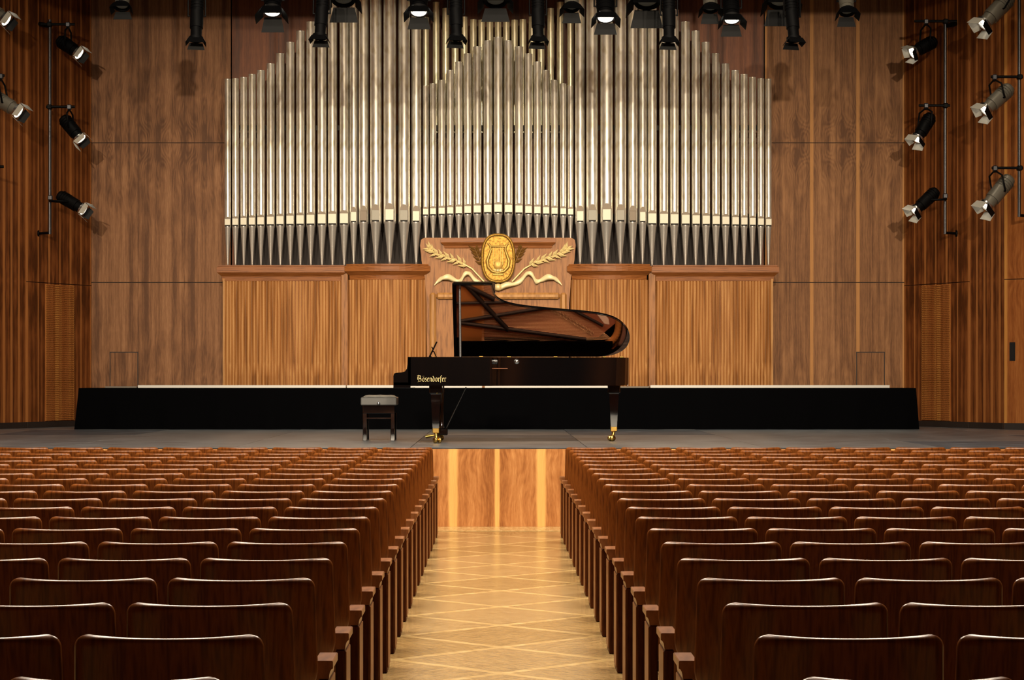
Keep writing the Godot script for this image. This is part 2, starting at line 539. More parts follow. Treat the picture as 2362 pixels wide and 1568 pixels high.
func make_hall() -> void:
	# floor: a slab, and parquet panels laid as diamonds with pale strips between, along the middle aisle
	var fl := base("floor")
	tag(fl, "", "", "", "structure")
	var st := mb()
	box(st, Vector3(0, -0.152, -10.5), Vector3(23, 0.3, 29.0), 0.0)
	build(st, "slab", M.parquet2, fl)
	var diag := 1.22
	var side := diag / sqrt(2.0)
	var sw := 0.058
	st = mb()
	box(st, Vector3.ZERO, Vector3(side - sw - 0.002, 0.012, side - sw - 0.002), 0.001)
	var square := mesh_of(st)
	st = mb()
	box(st, Vector3.ZERO, Vector3(sw, 0.012, side - 0.0005), 0.0)
	var strip_a := mesh_of(st)
	st = mb()
	box(st, Vector3.ZERO, Vector3(side - sw - 0.002, 0.012, sw), 0.001)
	var strip_b := mesh_of(st)
	var n := 0
	for i in range(-14, 22):
		for j in range(-2, 3):
			var cz := 12.6 + diag * 0.5 * i
			if abs(i + j) % 2 == 0:
				continue
			var cx := diag * 0.5 * j
			if cz > 23.8 or cz < 5.2:
				continue
			n += 1
			var r := Basis(Vector3.UP, PI / 4)
			var c := Vector3(cx, -0.006, -cz)
			share(square, "parquet_panel", M.parquet if (n * 7) % 3 else M.parquet2, fl, Transform3D(r * Basis(Vector3.UP, PI / 2 * (n % 2)), c))
			share(strip_a, "parquet_strip", M.strip, fl, Transform3D(r, c + r * Vector3(side * 0.5, 0, 0)))
			share(strip_b, "parquet_strip", M.strip, fl, Transform3D(r, c + r * Vector3(0, 0, side * 0.5)))
	st = mb()
	box(st, Vector3(0, -0.005, -24.63), Vector3(3.0, 0.014, 0.66), 0.001)
	build(st, "border_board", M.strip, fl)

	# walls: the panelled back wall behind the organ, the splayed side walls of the stage, the plain hall behind
	var d := WALL_D
	var J := [3.07, 5.24]
	for s in [-1, 1]:
		var w := wall_run("wall_back", Vector2(s * 6.32, -d), Vector2(s * 4.15, -d), STAGE_Y, 9.6, 0.3, Vector2(0, 0), M.wall if s < 0 else M.wall_streak, J)
		# the small hatch near the floor
		var hx := at(286.0, 850.0, d).x if s < 0 else at(2008.0, 850.0, d).x
		st = mb()
		box(st, Vector3(hx, 1.70, -d + 0.003), Vector3(0.445, 0.585, 0.006), 0.0)
		var seal := build(st, "hatch_gap", M.dark, w)
		st = mb()
		box(st, Vector3(hx, 1.695, -d + 0.005), Vector3(0.418, 0.57, 0.012), 0.002, Transform3D.IDENTITY, Vector2(0.2, 0.4))
		build(st, "hatch", M.wall if s < 0 else M.wall_streak, w)
	wall_run("wall_back", Vector2(-4.14, -d - 0.03), Vector2(4.14, -d - 0.03), STAGE_Y, 9.6, 0.3, Vector2(0, 0), M.wall_red, J, "panel", 4)
	for s in [-1, 1]:
		var side_name := "wall_left" if s < 0 else "wall_right"
		var k0 := Vector2(s * 6.32, -d)
		var k1 := Vector2(s * 7.02, -34.85)
		var k2 := Vector2(s * 7.36, -34.05)
		var k3 := Vector2(s * 8.35, -33.35)
		var k4 := Vector2(s * 10.8, -27.0)
		var k5 := Vector2(s * 10.8, 4.0)
		var w1 := wall_run(side_name, k0, k1, STAGE_Y, 9.6, 0.3, Vector2(0, -20), M.side, [3.02], "panel", 1)
		wall_run(side_name, k1, k2, STAGE_Y, 9.6, 0.3, Vector2(0, -20), M.side, [], "panel", 5)
		var w3 := wall_run(side_name, k2, k3, STAGE_Y, 9.6, 0.3, Vector2(0, -20), M.side_pale, [3.02], "panel", 1)
		wall_run(side_name, k3, k4, STAGE_Y, 9.6, 0.3, Vector2(0, -20), M.side, [3.02], "panel", 3)
		wall_run(side_name, k4, k5, -0.1, 9.6, 0.3, Vector2(0, -10), M.hall, [2.4, 5.0, 7.4], "panel", 8)
		# grille of crossing wooden bars in the wall beside the drape
		var dir := (k1 - k0).normalized()
		var nr := Vector2(-dir.y, dir.x)
		if nr.dot(Vector2(0, -20) - k0) < 0:
			nr = -nr
		var xf := Transform3D(Basis(Vector3(dir.x, 0, dir.y), Vector3.UP, Vector3(nr.x, 0, nr.y)), Vector3(k0.x, 0, k0.y))
		st = mb()
		var g0 := 0.50
		var g1 := 1.22
		var nv := 22
		for i in nv + 1:
			box(st, Vector3(lerpf(g0, g1, i / float(nv)), 1.97, 0.009), Vector3(0.015, 2.06, 0.016), 0.0, xf, Vector2(i * 0.01, 0))
		for i in 75:
			box(st, Vector3((g0 + g1) * 0.5, 0.95 + i * 0.0275, 0.016), Vector3(g1 - g0 + 0.012, 0.011, 0.016), 0.0, xf, Vector2(0, i * 0.03))
		tag(build(st, "grille", M.side_pale, w1), "", "", "", "stuff")
		st = mb()
		box(st, Vector3((g0 + g1) * 0.5, 1.97, 0.001), Vector3(g1 - g0, 2.06, 0.004), 0.0, xf)
		build(st, "grille_opening", M.dark, w1)
		# dark skirting along the stage floor
		for e in [[k0, k1], [k1, k2], [k2, k3], [k3, k4]]:
			var a: Vector2 = e[0]
			var b: Vector2 = e[1]
			var dd := (b - a).normalized()
			var nn := Vector2(-dd.y, dd.x)
			if nn.dot(Vector2(0, -20) - a) < 0:
				nn = -nn
			var bxf := Transform3D(Basis(Vector3(dd.x, 0, dd.y), Vector3.UP, Vector3(nn.x, 0, nn.y)), Vector3(a.x, 0, a.y))
			st = mb()
			box(st, Vector3((b - a).length() * 0.5, STAGE_Y + 0.045, 0.008), Vector3((b - a).length() - 0.01, 0.09, 0.016), 0.003, bxf)
			var bb := build(st, "baseboard_left" if s < 0 else "baseboard_right", M.dark)
			tag(bb, "", "", "", "structure")
		# black recessed pull in the wall panel
		var dd3 := (k3 - k2).normalized()
		var hp := 0.13
		var nn3 := Vector2(-dd3.y, dd3.x)
		if nn3.dot(Vector2(0, -20) - k2) < 0:
			nn3 = -nn3
		var hxf := Transform3D(Basis(Vector3(dd3.x, 0, dd3.y), Vector3.UP, Vector3(nn3.x, 0, nn3.y)), Vector3(k2.x, 0, k2.y))
		st = mb()
		box(st, Vector3(hp, 1.97, 0.004), Vector3(0.085, 0.27, 0.012), 0.003, hxf)
		box(st, Vector3(hp, 1.97, 0.012), Vector3(0.05, 0.22, 0.01), 0.002, hxf)
		build(st, "handle", M.handle, w3)
	var wr := wall_run("wall_rear", Vector2(-10.8, 4.0), Vector2(10.8, 4.0), -0.1, 9.6, 0.3, Vector2(0, -10), M.hall, [3.0, 6.0], "panel", 8)
	# ceiling
	var ce := base("ceiling")
	tag(ce, "", "", "", "structure")
	st = mb()
	box(st, Vector3(0, HALL_H + 0.15, -16.2), Vector3(23, 0.3, 42.0), 0.0)
	build(st, "slab", M.ceiling, ce)
	# unseen header, added to shade the top of the wall behind the organ
	st = mb()
	box(st, Vector3(0, 8.51, -28.4), Vector3(21.6, 2.18, 0.3), 0.01)
	build(st, "added_shade_header", M.ceiling, ce)
	for p in PANELS:
		var t := base("ceiling_light", Vector3(p[0], HALL_H - 0.06, -p[1]))
		tag(t, "rectangular lit ceiling panel high over the seats, the %s of four" % p[2], "ceiling light", "ceiling light panels")
		st = mb()
		for e in [[-1.0, 0.0], [1.0, 0.0]]:
			box(st, Vector3(e[0] * 2.23, 0, 0), Vector3(0.06, 0.12, 2.32), 0.005)
			box(st, Vector3(0, 0, e[0] * 1.13), Vector3(4.4, 0.12, 0.06), 0.005)
		build(st, "frame", M.black_metal, t)
		st = mb()
		box(st, Vector3(0, 0.0, 0), Vector3(4.4, 0.03, 2.2), 0.0)
		build(st, "light_diffuser", M.glow, t)
		var l := AreaLight3D.new()
		l.name = "panel_light"
		t.add_child(l)
		l.position = Vector3(0, -0.03, 0)
		l.rotation.x = -PI / 2
		l.area_size = Vector2(4.4, 2.2)
		l.light_energy = PANEL_ENERGY
		l.light_color = Color(1.0, 0.94, 0.85)
		l.area_range = 60.0
		l.area_attenuation = 2.0
		l.shadow_enabled = true

func make_stage() -> void:
	# the stage: panelled front, dark floor laid in large sections
	var s := base("stage_platform")
	tag(s, "", "", "", "structure")
	var st := mb()
	box(st, Vector3(0, (STAGE_Y - 0.03) * 0.5, -31.0), Vector3(21.4, STAGE_Y - 0.03, 11.9), 0.0)
	build(st, "core", M.dark, s)
	for i in range(-5, 6):
		st = mb()
		box(st, Vector3(i * 1.88, (STAGE_Y - 0.009) * 0.5, -STAGE_D - 0.02), Vector3(1.876, STAGE_Y - 0.010, 0.04), 0.002, Transform3D.IDENTITY, Vector2(0.49, STAGE_Y))
		build(st, "front_panel", M.front, s)
	st = mb()
	box(st, Vector3(0, STAGE_Y - 0.004, -STAGE_D - 0.033), Vector3(20.7, 0.008, 0.07), 0.002)
	build(st, "edge_strip", M.stage2, s)
	var n := 0
	for i in range(-5, 6):
		var zs := [25.03, 27.6, 30.6, 33.6, 36.38]
		for j in 4:
			n += 1
			st = mb()
			box(st, Vector3(i * 1.9, STAGE_Y - 0.015, -(zs[j] + zs[j + 1]) * 0.5), Vector3(1.893, 0.03, zs[j + 1] - zs[j] - 0.007), 0.002, Transform3D.IDENTITY, Vector2(i * 0.61, j * 0.37))
			build(st, "floor_section", M.stage if (i * 3 + j * 5) % 4 != 1 else M.stage2, s)

	# low platform along the back wall, hidden by a black drape, with pale board edges on top
	var dr := base("drape", Vector3(0, STAGE_Y, -34.0))
	tag(dr, "long black cloth drape hung across the low riser at stage back", "drape")
	st = mb()
	st.set_smooth_group(1)
	var cols := 240
	var grid := []
	var uvs := []
	for i in 7:
		var v := i / 6.0
		var row := []
		var ur := []
		for j in cols + 1:
			var u := j / float(cols)
			var x := lerpf(-6.09, 6.07, u)
			x += (u - 0.5) * 0.10 * (1.0 - v)
			var z := 0.035 * (1.0 - v) * (sin(x * 9.0) + 0.6 * sin(x * 17.0 + 1.0)) + 0.05 * (1.0 - v)
			row.append(Vector3(x, v * 0.6, z))
			ur.append(Vector2(x, -v * 0.6))
		grid.append(row)
		uvs.append(ur)
	sheet(st, grid, uvs, false)
	build(st, "front_cloth", M.cloth, dr)
	st = mb()
	box(st, Vector3(-0.01, 0.594, -0.32), Vector3(12.16, 0.012, 0.62), 0.004)
	build(st, "top_cloth", M.cloth, dr)
	for sx in [-1, 1]:
		st = mb()
		box(st, Vector3(-0.01 + sx * 6.075, 0.3, -0.33), Vector3(0.012, 0.58, 0.6), 0.003)
		build(st, "end_cloth", M.cloth, dr)
	var segs := [[318, 798, 0, "left of the bench"], [800, 1112, 0, "mostly hidden behind the keyboard"], [1118, 1424, 0, "seen under the piano"], [1500, 2052, 0, "to the right of the piano"], [242, 316, 1, "short and dull, at the far left end"], [1428, 1497, 1, "short and dull, beside the piano's tail"]]
	for e in segs:
		var a := at(e[0], 893.5, 34.05)
		var b := at(e[1], 887.0, 34.05)
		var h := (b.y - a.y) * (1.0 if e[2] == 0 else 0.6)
		st = mb()
		box(st, Vector3((b.x - a.x) * 0.5, h * 0.5, 0), Vector3(b.x - a.x, h, 0.05), 0.004)
		box(st, Vector3((b.x - a.x) * 0.5, h * 0.4, -0.24), Vector3(b.x - a.x, h * 0.6, 0.42), 0.003)
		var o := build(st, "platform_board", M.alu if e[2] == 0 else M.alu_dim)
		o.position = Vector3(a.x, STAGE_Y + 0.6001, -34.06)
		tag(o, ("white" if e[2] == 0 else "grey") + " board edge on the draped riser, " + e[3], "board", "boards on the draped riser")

# ---------------------------------------------------------------- the organ
func pipe(parent: Node, px: float, d: float, r: float, y_tip: float, y_cut: float, y_lip: float, y_top: float, arched: bool, mat: Material, feet := true, lip: Material = M.tin_lip) -> void:
	var x := EYE.x + (px - VX) * d / FOCAL
	var o := Node3D.new()
	var st := mb()
	var lean := 0.0
	lathe(st, [Vector2(r, y_cut), Vector2(r, y_top - 0.01), Vector2(r * 1.02, y_top - 0.008), Vector2(r * 1.02, y_top), Vector2(r * 0.9, y_top), Vector2(r * 0.88, y_top - 0.05), Vector2(0.0, y_top - 0.05)], 18)
	var body := build(st, "pipe", mat, parent)
	body.position = Vector3(x, 0, -d)
	o.free()
	if not feet:
		return
	st = mb()
	lathe(st, [Vector2(0.0, y_tip), Vector2(max(r * 0.2, 0.012), y_tip), Vector2(max(r * 0.24, 0.014), y_tip + 0.05), Vector2(r * 0.9, y_cut - 0.035), Vector2(r * 1.0, y_cut - 0.02), Vector2(r * 1.0, y_cut)], 16)
	build(st, "foot", M.tin_foot, body)
	# dark mouth slot, the flattened upper lip above it, and an arch coloured dark for the shade where the lip meets the body
	st = mb()
	var lw := r * (1.3 if arched else 1.72)
	box(st, Vector3(0, y_cut + 0.008, r * 0.86), Vector3(lw * 0.92, 0.02, r * 0.34), 0.002)
	build(st, "mouth", M.slot, body)
	var arch_h := (y_lip - y_cut) * (0.34 if arched else 0.22)
	st = mb()
	box(st, Vector3(0, (y_cut + 0.018 + y_lip - arch_h) * 0.5, r * 0.88), Vector3(lw, y_lip - arch_h - y_cut - 0.018, r * 0.34), 0.003)
	build(st, "upper_lip", lip, body)
	st = mb()
	var poly := PackedVector2Array()
	poly.append(Vector2(-lw * 0.5, y_lip - arch_h))
	poly.append(Vector2(lw * 0.5, y_lip - arch_h))
	var steps := 8
	for k in range(1, steps):
		var a := PI * k / steps
		poly.append(Vector2(cos(a) * lw * 0.5, y_lip - arch_h + sin(a) * arch_h))
	extrude(st, poly, r * 0.7, r * 1.01)
	build(st, "lip_arch_shade", M.tin_brown, body)

func slat_board(parent: Node, x0: float, x1: float, y0: float, y1: float, d: float, bulge: float) -> void:
	# half-round upright slats on a board; bulge pushes the middle towards the hall
	var pitch := 0.046
	var n := int(round((x1 - x0) / pitch))
	pitch = (x1 - x0) / n
	var st := mb()
	for i in n:
		var xa := x0 + pitch * (i + 0.06)
		var xb := x0 + pitch * (i + 0.94)
		var off := rng.randf() * 3.0
		var prev := Vector3.ZERO
		for k in 5:
			var u := k / 4.0
			var x := lerpf(xa, xb, u)
			var t := (x - x0) / (x1 - x0) * 2.0 - 1.0
			var z := -d + bulge * (1.0 - t * t) + 0.014 * sqrt(max(0.0, 1.0 - pow(u * 2.0 - 1.0, 2.0)))
			var p := Vector3(x, 0, z)
			if k > 0:
				st.set_smooth_group(1 + i % 20)
				quad_uv(st, [Vector3(prev.x, y0, prev.z), Vector3(p.x, y0, p.z), Vector3(p.x, y1, p.z), Vector3(prev.x, y1, prev.z)],
					[Vector2(prev.x * 0.3 + off, -y0), Vector2(p.x * 0.3 + off, -y0), Vector2(p.x * 0.3 + off, -y1), Vector2(prev.x * 0.3 + off, -y1)], Vector3(0, 0, 1))
			prev = p
	tag(build(st, "slats", M.slat, parent), "", "", "", "stuff")
	st = mb()
	var segs := 12 if bulge > 0.0 else 1
	for i in segs:
		var xa := lerpf(x0, x1, i / float(segs))
		var xb := lerpf(x0, x1, (i + 1) / float(segs))
		var ta := (xa - x0) / (x1 - x0) * 2.0 - 1.0
		var tb := (xb - x0) / (x1 - x0) * 2.0 - 1.0
		var za := -d + bulge * (1.0 - ta * ta)
		var zb := -d + bulge * (1.0 - tb * tb)
		quad_uv(st, [Vector3(xa, y0, za), Vector3(xb, y0, zb), Vector3(xb, y1, zb), Vector3(xa, y1, za)], [Vector2(xa, -y0), Vector2(xb, -y0), Vector2(xb, -y1), Vector2(xa, -y1)], Vector3(0, 0, 1))
	quad_uv(st, [Vector3(x0, y0, -d), Vector3(x0, y0, -WALL_D), Vector3(x0, y1, -WALL_D), Vector3(x0, y1, -d)], [Vector2(0, -y0), Vector2(0.8, -y0), Vector2(0.8, -y1), Vector2(0, -y1)], Vector3(-1, 0, 0))
	quad_uv(st, [Vector3(x1, y0, -d), Vector3(x1, y0, -WALL_D), Vector3(x1, y1, -WALL_D), Vector3(x1, y1, -d)], [Vector2(0, -y0), Vector2(0.8, -y0), Vector2(0.8, -y1), Vector2(0, -y1)], Vector3(1, 0, 0))
	build(st, "case_board", M.cornice, parent)

# a moulding whose profile (towards the hall, up) follows a line bowed by bulge
func moulding(st: SurfaceTool, prof: Array, x0: float, x1: float, d: float, bulge: float) -> void:
	var segs := 14 if bulge > 0.0 else 1
	var rows := []
	for i in segs + 1:
		var u := i / float(segs)
		var t := u * 2.0 - 1.0
		var row := []
		for p in prof:
			# mitred ends: the profile runs out past the end by its own depth
			var x := lerpf(x0 - p.x, x1 + p.x, u)
			row.append(Vector3(x, p.y, -d + bulge * (1.0 - t * t) + p.x))
		rows.append(row)
	st.set_smooth_group(-1)
	for i in segs:
		for k in prof.size() - 1:
			var q := [rows[i][k], rows[i + 1][k], rows[i + 1][k + 1], rows[i][k + 1]]
			var e: Vector2 = prof[k + 1] - prof[k]
			var out := Vector3(0, -e.x, e.y)
			quad_uv(st, q, [Vector2(q[0].y * 2.0 + q[0].z, -q[0].x), Vector2(q[1].y * 2.0 + q[1].z, -q[1].x), Vector2(q[2].y * 2.0 + q[2].z, -q[2].x), Vector2(q[3].y * 2.0 + q[3].z, -q[3].x)], out)
	# ends back to the wall
	for s in [0, segs]:
		for k in prof.size() - 1:
			var a: Vector3 = rows[s][k]
			var b: Vector3 = rows[s][k + 1]
			var a2 := Vector3(a.x, a.y, -d - 0.3)
			var b2 := Vector3(b.x, b.y, -d - 0.3)
			quad_uv(st, [a, b, b2, a2], [Vector2(a.y, a.z), Vector2(b.y, b.z), Vector2(b2.y, b2.z), Vector2(a2.y, a2.z)], Vector3(-1 if s == 0 else 1, 0.2, 0))

func make_organ() -> void:
	var D := 35.5
	var o := base("pipe_organ")
	tag(o, "large organ of silver pipes above a reeded wooden case at stage back", "pipe organ")
	var y_case := at(0, 612, D).y
	# inside of the case, dark, and the board that the feet stand on
	var st := mb()
	box(st, Vector3(at(1149, 0, D).x, y_case - 0.05, -D - 0.42), Vector3(8.2, 0.06, 0.84), 0.003)
	build(st, "wind_chest", M.cornice, o)
	st = mb()
	box(st, Vector3(at(1149, 0, D).x, y_case + 0.40, -D - 0.62), Vector3(8.1, 0.85, 0.05), 0.003)
	build(st, "rear_rail", M.dark, o)
	# side cases
	var prof := [Vector2(0.0, -0.24), Vector2(0.012, -0.235), Vector2(0.015, -0.17), Vector2(0.03, -0.155), Vector2(0.075, -0.115), Vector2(0.085, -0.11), Vector2(0.085, -0.03), Vector2(0.06, -0.02), Vector2(0.06, 0.0), Vector2(-0.3, 0.0)]
	for s in [-1, 1]:
		var xs := [at(514, 0, D).x, at(786, 0, D).x, at(804, 0, D).x, at(984, 0, D).x]
		if s > 0:
			xs = [at(1514, 0, D).x, at(1783, 0, D).x, at(1316, 0, D).x, at(1494, 0, D).x]
		slat_board(o, xs[0], xs[1], STAGE_Y, y_case - 0.236, D, 0.0)
		slat_board(o, xs[2], xs[3], STAGE_Y, y_case - 0.222, D - 0.03, 0.13)
		# post between the two cases
		var pc := at(795, 0, D).x if s < 0 else at(1504, 0, D).x
		st = mb()
		box(st, Vector3(pc, (STAGE_Y + y_case) * 0.5 - 0.03, -D - 0.06), Vector3(0.115, y_case - STAGE_Y - 0.06, 0.2), 0.012)
		build(st, "post", M.case, o)
		# end stile of the outer case
		var ex: float = xs[0] + 0.015 if s < 0 else xs[1] - 0.015
		st = mb()
		box(st, Vector3(ex, (STAGE_Y + y_case - 0.2) * 0.5, -D - 0.01), Vector3(0.03, y_case - 0.2 - STAGE_Y, 0.06), 0.004)
		build(st, "stile", M.trim, o)
		st = mb()
		var p2 := []
		for p in prof:
			p2.append(Vector2(p.x, p.y + y_case))
		moulding(st, p2, xs[0], xs[1], D, 0.0)
		build(st, "cornice", M.cornice, o)
		st = mb()
		p2 = []
		for p in prof:
			p2.append(Vector2(p.x, p.y + y_case + 0.015))
		moulding(st, p2, xs[2] + 0.03, xs[3] - 0.03, D - 0.03, 0.13)
		build(st, "cornice", M.cornice, o)
	# centre board: tall, with shoulders, a small cornice and a framed panel
	var cd := D - 0.06
	var poly := PackedVector2Array()
	for p in [[986, 894], [984, 700], [980, 640], [972, 600], [969, 566], [971, 553], [979, 548], [1318, 548], [1326, 553], [1328, 566], [1325, 600], [1317, 640], [1313, 700], [1311, 894]]:
		var q := at(p[0], p[1], cd)
		poly.append(Vector2(q.x, q.y))
	st = mb()
	extrude(st, poly, -cd, -cd - 0.5, Transform3D.IDENTITY, false, Vector2(0.3, 0))
	build(st, "centre_board", M.case, o)
	st = mb()
	var cy := at(0, 550, cd).y
	var cprof := []
	for p in [Vector2(0.0, -0.15), Vector2(0.02, -0.14), Vector2(0.024, -0.11), Vector2(0.07, -0.07), Vector2(0.075, -0.06), Vector2(0.075, -0.005), Vector2(0.06, 0.0), Vector2(-0.2, 0.0)]:
		cprof.append(Vector2(p.x, p.y + cy))
	moulding(st, cprof, at(1028, 0, cd).x, at(1270, 0, cd).x, cd, 0.0)
	build(st, "cornice", M.cornice, o)
	# frame
	var fx0 := at(991, 0, cd).x
	var fx1 := at(1307, 0, cd).x
	var fy := at(0, 675, cd).y
	for e in [[fx0, fx0 + 0.1, STAGE_Y + 0.05, fy], [fx1 - 0.1, fx1, STAGE_Y + 0.05, fy], [fx0 + 0.1, fx1 - 0.1, fy - 0.1, fy]]:
		st = mb()
		box(st, Vector3((e[0] + e[1]) * 0.5, (e[2] + e[3]) * 0.5, -cd + 0.03), Vector3(e[1] - e[0], e[3] - e[2], 0.08), 0.03)
		build(st, "panel_frame", M.trim, o)

	# pipes, left half; the right half mirrors it
	var mid_px := 1149.0
	var outer := [[525.5, 180], [543.4, 179], [562.5, 176], [581.8, 169], [602.0, 160], [624.5, 145], [646.7, 121], [669.8, 95], [693.0, 69], [717.0, 48], [742.8, 20], [767.0, -8], [794.0, -30]]
	for i in outer.size():
		var px: float = outer[i][0]
		var nx: float = outer[i + 1][0] if i + 1 < outer.size() else 819.0
		var pv: float = outer[i - 1][0] if i > 0 else px - 17.5
		var r := (nx - pv) * 0.5 * D / FOCAL * 0.5 * 0.86
		var cut := lerpf(521, 517, i / 12.0)
		var lip := lerpf(499, 484, i / 12.0)
		for s in [-1.0, 1.0]:
			pipe(o, mid_px + s * (mid_px - px), D + 0.12, r, y_case - 0.02, at(0, cut, D).y, at(0, lip, D).y, at(0, outer[i][1], D).y, false, M.tin)
	var tower := [[816.0, -40, 0.03], [839.0, -60, -0.05], [867.0, -80, -0.12], [899.0, -90, -0.15], [932.0, -80, -0.11], [960.0, -60, -0.02]]
	for i in tower.size():
		var px: float = tower[i][0]
		var nx: float = tower[i + 1][0] if i + 1 < tower.size() else 984.0
		var pv: float = tower[i - 1][0] if i > 0 else 795.0
		var r := (nx - pv) * 0.5 * D / FOCAL * 0.5 * 0.9
		var dd: float = D + 0.06 + tower[i][2]
		for s in [-1.0, 1.0]:
			pipe(o, mid_px + s * (mid_px - px), dd, r, y_case + 0.01, at(0, 512, D).y, at(0, 470 + abs(i - 3) * 2.0, D).y, at(0, tower[i][1], D).y, true, M.tin, true, [M.tin_lip, M.tin_brown, M.tin_grey, M.tin_lip, M.tin_grey, M.tin_lip][i])
	var centre := [[982.0, 196], [999.0, 191], [1019.0, 183], [1038.5, 160], [1058.5, 141], [1079.0, 122], [1101.0, 106], [1125.0, 92], [1149.0, 84]]
	for i in centre.size():
		var px: float = centre[i][0]
		var nx: float = centre[i + 1][0] if i + 1 < centre.size() else 1173.0
		var pv: float = centre[i - 1][0] if i > 0 else 965.0
		var r := (nx - pv) * 0.5 * D / FOCAL * 0.5 * 0.86
		var cut := lerpf(497, 491, i / 8.0)
		var lip := lerpf(476, 465, i / 8.0)
		for s in [-1.0, 1.0]:
			if i == 8 and s > 0:
				continue
			pipe(o, mid_px + s * (mid_px - px), D + 0.1, r, at(0, 556, D).y, at(0, cut, D).y, at(0, lip, D).y, at(0, centre[i][1], D).y, false, M.tin)
	var rear := [[982.0, 40], [1006.0, 5], [1028.0, 19], [1050.0, 30], [1071.0, 39], [1092.0, 45], [1111.0, 46], [1130.0, 48], [1149.0, 49]]
	for i in rear.size():
		for s in [-1.0, 1.0]:
			if i == 8 and s > 0:
				continue
			var px: float = rear[i][0]
			pipe(o, mid_px + s * (mid_px - px), D + 0.42, 0.052, y_case, at(0, 300, D).y, 0, at(0, rear[i][1], D + 0.42).y, false, M.tin_rear, false)
	# thin rails that hold the pipes
	st = mb()
	box(st, Vector3(at(1149, 0, D).x, at(0, 290, D).y, -D - 0.3), Vector3(8.2, 0.08, 0.03), 0.003)
	build(st, "pipe_rail", M.dark, o)

	make_emblem(o, cd)

